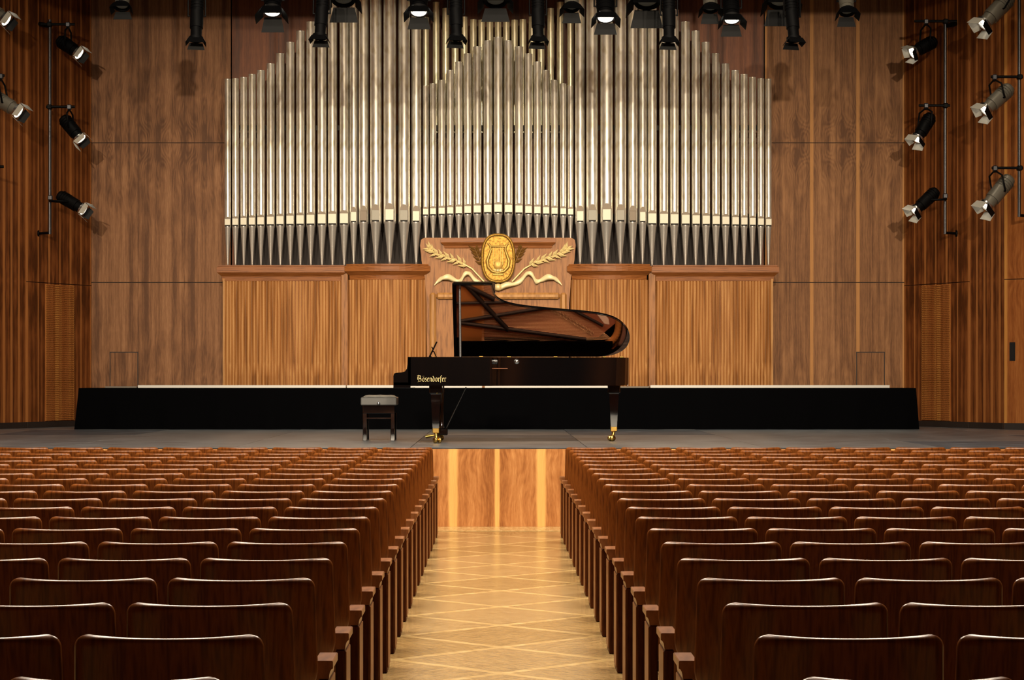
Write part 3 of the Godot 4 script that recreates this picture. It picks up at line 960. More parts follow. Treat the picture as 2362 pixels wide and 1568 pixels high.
func make_emblem(o: Node, cd: float) -> void:
	# oval gilt plaque with a lyre
	var c := at(1149, 596, cd)
	var k := cd / FOCAL
	var hw := 38.5 * k
	var hh := 56.0 * k
	var poly := PackedVector2Array()
	var rim := []
	for i in 40:
		var a := TAU * i / 40.0
		var q := Vector2(sign(cos(a)) * pow(abs(cos(a)), 0.72) * hw, sign(sin(a)) * pow(abs(sin(a)), 0.86) * hh)
		poly.append(q)
		rim.append(Vector3(q.x * 0.95, q.y * 0.96, 0.10))
	rim.append(rim[0])
	var st := mb()
	extrude(st, poly, 0.0, 0.095, Transform3D.IDENTITY, true)
	var pl := build(st, "medallion", M.gold, o)
	pl.position = c
	st = mb()
	tube(st, rim, [0.022], 8)
	build(st, "rim", M.gold, pl)
	# lyre
	st = mb()
	for s in [-1, 1]:
		var pts := []
		for e in [[0, -34], [14, -30], [23, -20], [25, -6], [20, 8], [16, 20], [19, 30], [25, 35]]:
			pts.append(Vector3(s * e[0] * k, e[1] * k, 0.105))
		tube(st, pts, [0.022, 0.024, 0.026, 0.026, 0.022, 0.02, 0.018, 0.01], 8)
	tube(st, [Vector3(-19 * k, 27 * k, 0.11), Vector3(19 * k, 27 * k, 0.11)], [0.016], 8)
	box(st, Vector3(0, -37 * k, 0.105), Vector3(26 * k, 4 * k, 0.03), 0.006)
	lathe(st, [Vector2(0, 0.012), Vector2(0.05, 0.01), Vector2(0.075, 0.0)], 14, Transform3D(Basis(Vector3.RIGHT, PI / 2), Vector3(0, -16 * k, 0.095)))
	build(st, "lyre", M.gilt, pl)
	for i in 5:
		st = mb()
		box(st, Vector3((i - 2) * 5.2 * k, 5 * k, 0.105), Vector3(0.011, 42 * k, 0.014), 0.003)
		build(st, "string", M.gilt, pl)
	st = mb()
	for i in 6:
		box(st, Vector3((i - 2.5) * 3.6 * k, -28 * k, 0.115), Vector3(0.012, 6 * k, 0.014), 0.003)
	build(st, "lyre_base", M.gold_pale, pl)
	# laurel branches
	st = mb()
	var leaf_poly := [Vector3(0, 0, 0), Vector3(0.022, 0.045, 0.012), Vector3(0.0, 0.13, 0.0), Vector3(-0.022, 0.045, 0.012)]
	st.set_smooth_group(-1)
	var ridge := Vector3(0, 0.05, 0.028)
	for i in 4:
		tri_uv(st, leaf_poly[i], leaf_poly[(i + 1) % 4], ridge, Vector2.ZERO, Vector2(0.1, 0), Vector2(0, 0.1), Vector3(0, 0, 1))
		tri_uv(st, leaf_poly[i], leaf_poly[(i + 1) % 4], Vector3(0, 0.05, -0.004), Vector2.ZERO, Vector2(0.1, 0), Vector2(0, 0.1), Vector3(0, 0, -1))
	var leaf := mesh_of(st)
	for s in [-1, 1]:
		var pts := []
		for e in [[-32, -54], [-60, -24], [-88, -8], [-118, 2], [-146, 12], [-160, 24]]:
			pts.append(Vector3(c.x - s * e[0] * k, c.y + e[1] * k, c.z + 0.05))
		st = mb()
		tube(st, pts, [0.014, 0.013, 0.012, 0.01, 0.008, 0.004], 6)
		var br := build(st, "laurel_branch", M.gold_pale, o)
		for i in 24:
			var u := 1.4 + 3.5 * i / 23.0
			var j := int(u)
			var p: Vector3 = pts[j].lerp(pts[min(j + 1, 5)], u - j)
			var t: Vector3 = (pts[min(j + 1, 5)] - pts[j]).normalized()
			var ang := atan2(t.y, t.x) - PI / 2 + (0.5 + 0.25 * sin(i * 2.1)) * (1 if i % 2 == 0 else -1)
			var lf := share(leaf, "leaf", M.gold_pale, br, Transform3D(Basis(Vector3(0, 0, 1), ang).scaled(Vector3.ONE * (1.15 - 0.2 * (i % 3))), p + Vector3(0, 0, 0.01)))
		# short dark sprig beside the plaque
		var sp := []
		for e in [[-30, -30], [-44, 0], [-54, 22]]:
			sp.append(Vector3(c.x - s * e[0] * k, c.y + e[1] * k, c.z + 0.03))
		st = mb()
		tube(st, sp, [0.01, 0.009, 0.004], 6)
		var sg := build(st, "laurel_sprig", M.gold_dark, o)
		for i in 9:
			var u := 0.5 + 1.4 * i / 8.0
			var j := int(u)
			var p: Vector3 = sp[j].lerp(sp[min(j + 1, 2)], u - j)
			var t: Vector3 = (sp[min(j + 1, 2)] - sp[max(0, min(j, 1))]).normalized()
			share(leaf, "leaf", M.gold_dark, sg, Transform3D(Basis(Vector3(0, 0, 1), atan2(t.y, t.x) - PI / 2 + 0.6 * (1 if i % 2 == 0 else -1)), p))
		# fluttering ribbon
		var line := []
		for e in [[0, -70], [-18, -62], [-36, -60], [-52, -52], [-66, -36], [-78, -38], [-88, -54], [-100, -50], [-114, -44], [-128, -46], [-138, -52], [-147, -62]]:
			line.append(Vector3(c.x - s * e[0] * k, c.y + e[1] * k, c.z))
		var smooth_line := []
		for i in line.size() - 1:
			for q in 4:
				smooth_line.append(line[i].cubic_interpolate(line[i + 1], line[max(i - 1, 0)], line[min(i + 2, line.size() - 1)], q / 4.0))
		smooth_line.append(line[line.size() - 1])
		line = smooth_line
		st = mb()
		st.set_smooth_group(1)
		var rows := [[], [], [], []]
		var ru := [[], [], [], []]
		for i in line.size():
			var w: float = 0.05 * (0.6 + 0.4 * abs(sin(i * 0.33 + 0.6))) * minf(1.0, 0.25 + (line.size() - 1 - i) * 0.12)
			var zz := 0.04 + 0.03 * sin(i * 0.42)
			rows[0].append(line[i] + Vector3(0, w, zz))
			rows[1].append(line[i] + Vector3(0, 0, zz + 0.015))
			rows[2].append(line[i] + Vector3(0, -w, zz))
			rows[3].append(line[i] + Vector3(0, w, zz - 0.012))
			for q in 4:
				ru[q].append(Vector2(i * 0.012, q * 0.03))
		sheet(st, [rows[0], rows[1], rows[2], rows[3], rows[0]], [ru[0], ru[1], ru[2], ru[3], ru[0]], s < 0)
		build(st, "ribbon", M.cream, o)
	st = mb()
	lathe(st, [Vector2(0, -0.06), Vector2(0.05, -0.04), Vector2(0.06, 0.0), Vector2(0.045, 0.04), Vector2(0, 0.055)], 10, Transform3D(Basis(), Vector3(c.x, c.y - 66 * k, c.z + 0.05)))
	build(st, "ribbon_knot", M.gold_pale, o)

# ---------------------------------------------------------------- seats
const ROWS := 21
const ROW_0 := 5.2905
const ROW_STEP := 0.8845
const SEAT_STEP := 0.54
const AISLE := 0.636
const ORD := ["", "first", "second", "third", "fourth", "fifth", "sixth", "seventh", "eighth", "ninth", "tenth", "eleventh", "twelfth", "thirteenth", "fourteenth", "fifteenth", "sixteenth", "seventeenth", "eighteenth", "nineteenth", "twentieth", "twenty-first"]

# a bent plywood back: wings swept towards the stage, top corners rounded, all edges half-round
func backrest_mesh() -> Mesh:
	var st := mb()
	st.set_smooth_group(1)
	var y0 := 0.50
	var y1 := 0.905
	var T := 0.026
	var r_top := 0.034
	var r_bot := 0.10
	var ys := []
	for i in 5:
		var a := PI / 2 * i / 4.0
		ys.append(y0 + (T * 0.5) * (1.0 - cos(a)))
	for i in range(1, 5):
		ys.append(y0 + T * 0.5 + (r_bot - T * 0.5) * i / 4.0)
	for i in range(1, 4):
		ys.append(lerpf(y0 + r_bot, y1 - r_top, i / 3.0))
	for i in range(1, 5):
		ys.append(y1 - r_top + (r_top - T * 0.5) * i / 4.0)
	for i in range(1, 6):
		var a := PI / 2 * i / 5.0
		ys.append(y1 - T * 0.5 + T * 0.5 * sin(a))
	var across := 14
	var grid := []
	var uvs := []
	for y in ys:
		var v: float = (y - y0) / (y1 - y0)
		var hw := 0.2465 + 0.010 * (1.0 - v)
		if y > y1 - r_top:
			var e: float = (y - (y1 - r_top)) / r_top
			hw -= r_top * (1.0 - sqrt(maxf(0.0, 1.0 - e * e)))
		if y < y0 + r_bot:
			var e: float = ((y0 + r_bot) - y) / r_bot
			hw -= r_bot * 0.6 * (1.0 - sqrt(maxf(0.0, 1.0 - e * e)))
		var th := T
		if y > y1 - T * 0.5:
			var e: float = (y - (y1 - T * 0.5)) / (T * 0.5)
			th = T * sqrt(maxf(0.0004, 1.0 - e * e))
		if y < y0 + T * 0.5:
			var e: float = ((y0 + T * 0.5) - y) / (T * 0.5)
			th = T * sqrt(maxf(0.0004, 1.0 - e * e))
		var row := []
		var ur := []
		var pts := []
		for k in across + 1:
			var u := k / float(across) * 2.0 - 1.0
			pts.append([u, 1.0])
		pts.append([1.0, 0.0])
		for k in across + 1:
			var u := 1.0 - k / float(across) * 2.0
			pts.append([u, -1.0])
		pts.append([-1.0, 0.0])
		pts.append(pts[0])
		for p in pts:
			var u: float = p[0]
			var edge: float = maxf(0.0, abs(u) - 0.94) / 0.06
			var tt: float = th * 0.5 * (sqrt(maxf(0.0, 1.0 - edge * edge * 0.75)))
			var x := u * hw
			if p[1] == 0.0:
				x = u * (hw + th * 0.22)
				tt = 0.0
			var dip: float = 0.0045 * (abs(u) * abs(u) - 0.6) * v
			var z: float = -0.062 * pow(abs(u), 2.3) - (1.0 - v) * 0.05 + tt * p[1]
			row.append(Vector3(x, y + dip, z))
			ur.append(Vector2(x, -y))
		grid.append(row)
		uvs.append(ur)
	sheet(st, grid, uvs, true)
	return mesh_of(st)

func seat_meshes() -> Dictionary:
	var d := {}
	d.back = backrest_mesh()
	# seat tipped up against the back
	var st := mb()
	var tilt := Transform3D(Basis(Vector3.RIGHT, deg_to_rad(10)), Vector3(0, 0.46, -0.175))
	box(st, Vector3.ZERO, Vector3(0.44, 0.38, 0.05), 0.02, tilt)
	d.seat = mesh_of(st)
	st = mb()
	box(st, Vector3(0, 0.005, -0.038), Vector3(0.42, 0.36, 0.035), 0.016, tilt)
	d.pad = mesh_of(st)
	# upright of the arm: a board on the floor with a foot
	st = mb()
	box(st, Vector3(0, 0.27, -0.36), Vector3(0.036, 0.54, 0.27), 0.006)
	d.upright = mesh_of(st)
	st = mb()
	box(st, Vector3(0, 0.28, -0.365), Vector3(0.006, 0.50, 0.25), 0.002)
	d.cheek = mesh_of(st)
	# armrest: flat top, coved underneath
	st = mb()
	var poly := PackedVector2Array([Vector2(-0.033, 0.6), Vector2(-0.030, 0.603), Vector2(0.030, 0.603), Vector2(0.033, 0.6), Vector2(0.033, 0.576)])
	for i in 5:
		var a := PI / 2 * i / 4.0
		poly.append(Vector2(0.019 + 0.014 * (1.0 - sin(a)), 0.576 - 0.036 * (1.0 - cos(a))))
	for i in 5:
		var a := PI / 2 * (4 - i) / 4.0
		poly.append(Vector2(-0.019 - 0.014 * (1.0 - sin(a)), 0.576 - 0.036 * (1.0 - cos(a))))
	poly.append(Vector2(-0.033, 0.576))
	extrude(st, poly, -0.22, -0.47)
	d.arm = mesh_of(st)
	# rails from upright to upright under the seat
	st = mb()
	box(st, Vector3(0, 0.36, -0.28), Vector3(SEAT_STEP - 0.04, 0.05, 0.03), 0.005)
	box(st, Vector3(0, 0.13, -0.34), Vector3(SEAT_STEP - 0.04, 0.03, 0.03), 0.005)
	d.rail = mesh_of(st)
	return d

func make_seats() -> void:
	var d := seat_meshes()
	for k in ROWS:
		var z := ROW_0 + ROW_STEP * k
		for s in [-1, 1]:
			var reach: float = ((VX if s < 0 else 2362.0 - VX) / FOCAL) * (z + 0.45) + (0.04 if s < 0 else -0.03)
			var n := maxi(1, int(ceil((reach - AISLE) / SEAT_STEP)))
			for i in n:
				var o := base("theatre_seat", Vector3(s * (AISLE + SEAT_STEP * (i + 0.5)), 0, -z))
				share(d.back, "backrest", M.seat, o)
				share(d.seat, "seat", M.seat, o)
				share(d.pad, "cushion", M.pad, o)
				var t := Transform3D(Basis(), Vector3(-s * SEAT_STEP * 0.5, 0, 0))
				share(d.upright, "upright", M.leg, o, t)
				share(d.arm, "armrest", M.seat_edge, o, t)
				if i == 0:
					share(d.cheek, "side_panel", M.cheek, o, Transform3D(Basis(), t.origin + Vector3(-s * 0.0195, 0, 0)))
				share(d.rail, "rail", M.leg, o)
				var where: String = ORD[ROWS - k]
				var place := "seat beside the aisle" if i == 0 else "seat, %s from the aisle" % ORD[i + 1]
				var label := "brown wooden %s, %s block, %s row from the stage" % [place, "left" if s < 0 else "right", where]
				if k == ROWS - 1:
					label = "brown wooden %s, %s block, front row nearest the stage" % [place, "left" if s < 0 else "right"]
				tag(o, label, "seat", "wooden seats in rows")

# ---------------------------------------------------------------- piano
func piano_outline(x_left: float) -> PackedVector2Array:
	# x along the piano, y = depth from the hall side (0) to the hinge side (1.5)
	var raw := [Vector2(x_left, 0.0), Vector2(-0.10, 0.0), Vector2(-0.078, 0.02), Vector2(-0.066, 0.10), Vector2(-0.045, 0.20), Vector2(0.0, 0.29), Vector2(0.11, 0.375), Vector2(0.3, 0.44), Vector2(0.7, 0.51), Vector2(1.0, 0.555), Vector2(1.23, 0.615), Vector2(1.38, 0.71), Vector2(1.48, 0.85), Vector2(1.535, 1.0), Vector2(1.543, 1.15), Vector2(1.51, 1.3), Vector2(1.43, 1.41), Vector2(1.32, 1.475), Vector2(1.18, 1.5), Vector2(x_left, 1.5)]
	var p := PackedVector2Array()
	for i in raw.size() - 1:
		p.append(raw[i])
		if i >= 1 and i < raw.size() - 2:
			var before: Vector2 = raw[i - 1] if i > 1 else raw[1] - Vector2(0.03, 0)
			var after: Vector2 = raw[i + 2] if i + 2 < raw.size() - 1 else raw[i + 1] - Vector2(0.1, 0)
			for q in [0.33, 0.66]:
				p.append(raw[i].cubic_interpolate(raw[i + 1], before, after, q))
	p.append(raw[raw.size() - 1])
	return p

func inset(poly: PackedVector2Array, by: float) -> PackedVector2Array:
	var q := PackedVector2Array()
	var n := poly.size()
	for i in n:
		var a := (poly[i] - poly[(i + n - 1) % n]).normalized()
		var b := (poly[(i + 1) % n] - poly[i]).normalized()
		var na := Vector2(-a.y, a.x)
		var nb := Vector2(-b.y, b.x)
		var m := (na + nb).normalized()
		q.append(poly[i] + m * by / maxf(0.4, m.dot(na)))
	return q

func caster(st: SurfaceTool, p: Vector3, turn: float) -> void:
	var xf := Transform3D(Basis(Vector3.UP, turn), p)
	for s in [-1, 1]:
		lathe(st, [Vector2(0, -0.014), Vector2(0.034, -0.012), Vector2(0.036, 0.0), Vector2(0.034, 0.012), Vector2(0, 0.014)], 14, xf * Transform3D(Basis(Vector3(0, 0, 1), PI / 2), Vector3(s * 0.028, 0.036, 0.03)))
	tube(st, [Vector3(-0.04, 0.036, 0.03), Vector3(0.04, 0.036, 0.03)], [0.008], 8, xf)
	tube(st, [Vector3(0, 0.036, 0.03), Vector3(0, 0.075, 0.008), Vector3(0, 0.12, 0)], [0.016, 0.02, 0.022], 10, xf)

# broken-letter strokes drawn with a slanted nib, for the gilt name on the case
func lettering(st: SurfaceTool, xf: Transform3D) -> float:
	var g := {
		"B": [0.92, [[0.0, 0.95, 0.3, 1.0], [0.3, 1.0, 0.3, 0.05], [0.3, 0.05, 0.05, -0.12], [0.3, 0.95, 0.62, 0.9], [0.62, 0.9, 0.62, 0.6], [0.62, 0.6, 0.32, 0.52], [0.34, 0.54, 0.72, 0.42], [0.72, 0.42, 0.72, 0.1], [0.72, 0.1, 0.36, 0.0], [0.08, 0.8, 0.08, 0.3]]],
		"o": [0.52, [[0.1, 0.52, 0.1, 0.12], [0.1, 0.12, 0.24, 0.0], [0.24, 0.0, 0.38, 0.1], [0.38, 0.1, 0.38, 0.5], [0.38, 0.5, 0.24, 0.62], [0.24, 0.62, 0.1, 0.52]]],
		"O": [0.52, [[0.1, 0.52, 0.1, 0.12], [0.1, 0.12, 0.24, 0.0], [0.24, 0.0, 0.38, 0.1], [0.38, 0.1, 0.38, 0.5], [0.38, 0.5, 0.24, 0.62], [0.24, 0.62, 0.1, 0.52], [0.12, 0.8, 0.15, 0.86], [0.33, 0.8, 0.36, 0.86]]],
		"s": [0.42, [[0.32, 0.56, 0.14, 0.6], [0.14, 0.6, 0.1, 0.42], [0.1, 0.42, 0.32, 0.24], [0.32, 0.24, 0.28, 0.04], [0.28, 0.04, 0.06, 0.03]]],
		"e": [0.44, [[0.1, 0.52, 0.1, 0.1], [0.1, 0.1, 0.22, 0.0], [0.22, 0.0, 0.36, 0.08], [0.1, 0.54, 0.24, 0.62], [0.24, 0.62, 0.34, 0.48], [0.34, 0.48, 0.12, 0.3]]],
		"n": [0.56, [[0.06, 0.58, 0.12, 0.52], [0.12, 0.52, 0.12, 0.02], [0.14, 0.5, 0.3, 0.62], [0.3, 0.62, 0.4, 0.5], [0.4, 0.5, 0.4, 0.04], [0.4, 0.04, 0.48, 0.0]]],
		"d": [0.54, [[0.1, 0.48, 0.1, 0.1], [0.1, 0.1, 0.24, 0.0], [0.24, 0.0, 0.38, 0.1], [0.38, 0.1, 0.38, 0.5], [0.38, 0.5, 0.12, 0.86], [0.1, 0.48, 0.24, 0.56]]],
		"r": [0.4, [[0.06, 0.58, 0.12, 0.52], [0.12, 0.52, 0.12, 0.02], [0.12, 0.02, 0.2, 0.0], [0.14, 0.48, 0.26, 0.6], [0.26, 0.6, 0.36, 0.52]]],
		"f": [0.38, [[0.14, -0.14, 0.14, 0.8], [0.14, 0.8, 0.24, 0.96], [0.24, 0.96, 0.36, 0.88], [0.02, 0.56, 0.32, 0.58]]],
	}
	var nib := Vector2(cos(0.72), sin(0.72)) * 0.055
	var x := 0.0
	for ch in ["B", "O", "s", "e", "n", "d", "o", "r", "f", "e", "r"]:
		for e in g[ch][1]:
			var a := Vector2(x + e[0], e[1])
			var b := Vector2(x + e[2], e[3])
			var poly := PackedVector2Array([a - nib, a + nib, b + nib, b - nib])
			if abs((b - a).normalized().cross(nib.normalized())) < 0.15:
				var nn := (b - a).orthogonal().normalized() * 0.016
				poly = PackedVector2Array([a - nib - nn, a - nib + nn, b + nib + nn, b + nib - nn])
			extrude(st, poly, 0.0, 0.02, xf)
		x += g[ch][0]
	return x

func make_piano() -> void:
	var near := 26.62
	var o := base("grand_piano", Vector3(0, STAGE_Y, -near))
	tag(o, "black lacquered concert grand piano with its lid propped open", "piano")
	# local: x along, y up from the stage, z = -depth. map of outline (x, t) -> (x, y, -t)
	var up := Transform3D(Basis(Vector3.RIGHT, Vector3(0, 0, -1), Vector3.UP), Vector3.ZERO)
	var top := 0.985
	var bot := 0.665
	var outl := piano_outline(-1.03)
	var inn := inset(outl, 0.06)
	# rim: outer and inner walls with a ledge on top
	var st := mb()
	var n := outl.size()
	var run := 0.0
	for i in n:
		var j := (i + 1) % n
		var sm := 3 if i > 0 and i < n - 2 else -1
		var a := outl[i]
		var b := outl[j]
		var e := (b - a)
		var out := Vector3(e.y, 0, e.x)
		st.set_smooth_group(sm)
		quad_uv(st, [Vector3(a.x, bot, -a.y), Vector3(b.x, bot, -b.y), Vector3(b.x, top, -b.y), Vector3(a.x, top, -a.y)], [Vector2(run, 0), Vector2(run + e.length(), 0), Vector2(run + e.length(), 1), Vector2(run, 1)], out)
		var c := inn[i]
		var f := inn[j]
		quad_uv(st, [Vector3(c.x, bot + 0.1, -c.y), Vector3(f.x, bot + 0.1, -f.y), Vector3(f.x, top, -f.y), Vector3(c.x, top, -c.y)], [Vector2(run, 0), Vector2(run + 0.1, 0), Vector2(run + 0.1, 1), Vector2(run, 1)], -out)
		st.set_smooth_group(-1)
		quad_uv(st, [Vector3(a.x, top, -a.y), Vector3(b.x, top, -b.y), Vector3(f.x, top, -f.y), Vector3(c.x, top, -c.y)], [Vector2(0, 0), Vector2(1, 0), Vector2(1, 1), Vector2(0, 1)], Vector3.UP)
		run += e.length()
	build(st, "rim", M.lacquer, o)
	st = mb()
	extrude(st, inset(outl, 0.01), bot - 0.01, bot + 0.03, up)
	build(st, "bottom", M.lacquer, o)
	st = mb()
	extrude(st, inset(outl, 0.055), top - 0.17, top - 0.155, up)
	build(st, "soundboard", wood(M.case.albedo_texture, 0.4, 1.6, 0.35), o)
	# iron frame: plate at the tuning pins, struts, hitch rail
	st = mb()
	box(st, Vector3(-0.32, top - 0.10, -0.75), Vector3(0.30, 0.03, 1.34), 0.008)
	var hitch := inset(outl, 0.10)
	for i in range(2, n - 2):
		var a := hitch[i]
		var b := hitch[i + 1]
		tube(st, [Vector3(a.x, top - 0.10, -a.y), Vector3(b.x, top - 0.10, -b.y)], [0.045], 6)
	build(st, "iron_frame", M.plate, o)
	st = mb()
	var sheet_poly := PackedVector2Array([Vector2(-0.5, 0.1), Vector2(-0.1, 0.1), Vector2(0.2, 0.5), Vector2(1.0, 0.66), Vector2(1.3, 0.8), Vector2(1.42, 1.1), Vector2(1.2, 1.30), Vector2(-0.5, 1.30)])
	extrude(st, sheet_poly, top - 0.135, top - 0.125, up)
	build(st, "frame_plate", M.copper, o)
	for e in [[-0.40, 0.58, 0.12, 1.18, 0.03], [-0.52, 0.83, 0.72, 0.80, 0.02], [-0.46, 1.06, 0.72, 0.86, 0.024], [-0.46, 1.08, 1.05, 1.30, 0.026], [-0.48, 0.55, -0.05, 0.78, 0.03], [0.72, 0.82, 1.25, 1.12, 0.02]]:
		st = mb()
		tube(st, [Vector3(e[0], top - 0.055, -e[1]), Vector3(e[2], top - 0.055, -e[3])], [e[4]], 8)
		build(st, "frame_strut", M.strut, o)
	st = mb()
	for i in 34:
		var u := i / 33.0
		for q in 2:
			lathe(st, [Vector2(0.006, 0), Vector2(0.006, 0.05), Vector2(0, 0.05)], 6, Transform3D(Basis(), Vector3(lerpf(0.55, 1.12, u) + q * 0.02, top - 0.12, -lerpf(0.88, 1.25, u) + q * 0.025)))
	tag(build(st, "bridge_pins", M.string, o), "", "", "", "stuff")
	st = mb()
	box(st, Vector3(0.40, top - 0.03, -1.385), Vector3(1.94, 0.03, 0.15), 0.006)
	build(st, "far_ledge", M.felt, o)
	st = mb()
	extrude(st, PackedVector2Array([Vector2(1.13, 0.93), Vector2(1.2, 0.9), Vector2(1.32, 1.06), Vector2(1.33, 1.13), Vector2(1.27, 1.12)]), top - 0.124, top - 0.118, up)
	build(st, "sound_hole", M.ivory, o)
	st = mb()
	for i in 64:
		var u := i / 63.0
		var a := Vector3(-0.2, top - 0.075, -lerpf(0.12, 1.38, u))
		var b := Vector3(lerpf(0.05, 1.36, pow(u, 0.75)), top - 0.08, -lerpf(0.42, 1.30, u))
		tube(st, [a, b], [0.0022], 4, Transform3D.IDENTITY, false)
	tag(build(st, "strings", M.string, o), "", "", "", "stuff")
	# lid, hinged along the far side, raised; its polished underside is a part of its own
	var ang := deg_to_rad(33.0)
	var hinge := Vector3(0, top + 0.012, -1.5)
	var lid_poly := PackedVector2Array()
	for p in piano_outline(-0.53):
		var q := Vector2(p.x * 1.008, p.y)
		lid_poly.append(Vector2(q.x, 1.5 - q.y))
	# lid plane: u along x, v from the hinge towards the hall
	var lid_xf := Transform3D(Basis(Vector3.RIGHT, Vector3(0, sin(ang), cos(ang)), Vector3(0, cos(ang), -sin(ang))), hinge)
	st = mb()
	extrude(st, lid_poly, 0.004, 0.026, lid_xf)
	var lid := build(st, "lid", M.lacquer, o)
	st = mb()
	var inner := PackedVector2Array()
	for p in lid_poly:
		inner.append(p)
	extrude(st, Geometry2D.offset_polygon(inner, -0.012)[0], 0.0, 0.005, lid_xf)
	build(st, "lid_lining", M.lid_in, lid)
	# front flap folded back on top of the lid
	st = mb()
	box(st, Vector3(-0.28, 0.75, 0.040), Vector3(0.48, 1.5, 0.02), 0.004, lid_xf)
	build(st, "front_flap", M.lacquer, lid)
	# prop
	st = mb()
	tube(st, [Vector3(-0.436, top - 0.06, -0.10), Vector3(-0.449, top + 0.78, -0.33)], [0.016, 0.014], 10)
	build(st, "prop_stick", M.prop, o)
	# cheek, key bed, keys
	for t in [0.0, 1.44]:
		var poly := PackedVector2Array([Vector2(-1.0, bot), Vector2(-1.0, top), Vector2(-1.034, top), Vector2(-1.037, 0.9), Vector2(-1.045, 0.85), Vector2(-1.065, 0.822), Vector2(-1.10, 0.81), Vector2(-1.17, 0.805), Vector2(-1.19, 0.795), Vector2(-1.198, 0.77), Vector2(-1.198, bot)])
		st = mb()
		extrude(st, poly, -t, -t - 0.06)
		build(st, "cheek", M.lacquer, o)
	st = mb()
	box(st, Vector3(-1.1, bot + 0.0, -0.75), Vector3(0.196, 0.07, 1.5), 0.004)
	build(st, "key_bed", M.lacquer, o)
	st = mb()
	for i in 52:
		box(st, Vector3(-1.115, 0.745, -0.14 - i * 0.0235), Vector3(0.15, 0.02, 0.0225), 0.001)
	tag(build(st, "white_keys", M.ivory, o), "", "", "", "stuff")
	st = mb()
	for i in 51:
		if i % 7 in [2, 6]:
			continue
		box(st, Vector3(-1.09, 0.76, -0.152 - i * 0.0235), Vector3(0.095, 0.02, 0.011), 0.002)
	tag(build(st, "black_keys", M.felt, o), "", "", "", "stuff")
	st = mb()
	box(st, Vector3(-1.02, 0.86, -0.75), Vector3(0.03, 0.22, 1.38), 0.004)
	build(st, "fallboard", M.lacquer, o)
	# tuning block cover and the music desk, folded up at a slant
	st = mb()
	box(st, Vector3(-0.75, top - 0.02, -0.75), Vector3(0.5, 0.02, 1.38), 0.003)
	build(st, "pin_cover", M.lacquer, o)
	st = mb()
	box(st, Vector3(0, 0.1, 0), Vector3(0.018, 0.2, 0.72), 0.003, Transform3D(Basis(Vector3(0, 0, 1), deg_to_rad(-26)), Vector3(-0.80, top + 0.0, -0.75)))
	box(st, Vector3(0, 0.07, 0), Vector3(0.012, 0.16, 0.1), 0.003, Transform3D(Basis(Vector3(0, 0, 1), deg_to_rad(24)), Vector3(-0.72, top - 0.01, -0.75)))
	build(st, "music_desk", M.lacquer, o)
	# brass lid hardware on the rim: small bumpers and the lock
	for x in [-0.2, 0.12, 0.66, 1.23, 1.44]:
		st = mb()
		var t := 0.02
		for i in n - 1:
			if outl[i].x <= x and outl[i + 1].x > x and i < n - 16:
				t = lerpf(outl[i].y, outl[i + 1].y, (x - outl[i].x) / (outl[i + 1].x - outl[i].x)) + 0.025
		box(st, Vector3(x, top + 0.006, -t), Vector3(0.05, 0.014, 0.03), 0.004)
		build(st, "bumper", M.brass, o)
	st = mb()
	lathe(st, [Vector2(0.0, 0.02), Vector2(0.014, 0.018), Vector2(0.02, 0.012), Vector2(0.028, 0.008), Vector2(0.03, 0.0)], 16, Transform3D(Basis(Vector3.RIGHT, PI / 2), Vector3(0.21, top - 0.05, -0.408)))
	build(st, "lock_plate", M.chrome, o)
	# gilt name on the cheek
	st = mb()
	var k := 0.333 / 5.6
	lettering(st, Transform3D(Basis().scaled(Vector3(k, 0.072, 0.1)), Vector3(-0.925, 0.705, 0.0005)))
	build(st, "lettering", M.gold_pale, o)
	# legs
	for e in [[-0.72, 0.20], [-0.72, 1.30], [1.36, 1.02]]:
		var p := Vector3(e[0], 0, -e[1])
		st = mb()
		box(st, p + Vector3(0, 0.62, 0), Vector3(0.15, 0.11, 0.15), 0.012)
		var sq := [[0.575, 0.062], [0.56, 0.056], [0.17, 0.036]]
		for i in 2:
			var h0: float = sq[i][0]
			var h1: float = sq[i + 1][0]
			for f in 4:
				var a0 := PI / 4 + PI / 2 * f
				var a1 := a0 + PI / 2
				var r0: float = sq[i][1] * sqrt(2.0)
				var r1: float = sq[i + 1][1] * sqrt(2.0)
				var q := [p + Vector3(cos(a0) * r0, h0, sin(a0) * r0), p + Vector3(cos(a1) * r0, h0, sin(a1) * r0), p + Vector3(cos(a1) * r1, h1, sin(a1) * r1), p + Vector3(cos(a0) * r1, h1, sin(a0) * r1)]
				st.set_smooth_group(-1)
				quad_uv(st, q, [Vector2(0, 0), Vector2(1, 0), Vector2(1, 1), Vector2(0, 1)], Vector3(cos(a0 + PI / 4), 0.05, sin(a0 + PI / 4)))
		var leg := build(st, "leg", M.lacquer, o)
		st = mb()
		box(st, p + Vector3(0, 0.145, 0), Vector3(0.078, 0.06, 0.078), 0.006)
		caster(st, p, 0.6 if e[0] < 0 else -1.1)
		build(st, "caster", M.brass, leg)
	# pedal lyre
	st = mb()
	var lx := -0.66
	for s in [-1, 1]:
		tube(st, [Vector3(lx, 0.66, -0.75 + s * 0.10), Vector3(lx, 0.4, -0.75 + s * 0.07), Vector3(lx, 0.15, -0.75 + s * 0.11)], [0.022, 0.016, 0.022], 8)
	box(st, Vector3(lx, 0.12, -0.75), Vector3(0.14, 0.08, 0.30), 0.01)
	for s in [-1, 1]:
		tube(st, [Vector3(lx + 0.03, 0.12, -0.75 + s * 0.05), Vector3(lx + 0.28, 0.64, -0.75 + s * 0.12)], [0.006], 6)
	var ly := build(st, "pedal_lyre", M.lacquer, o)
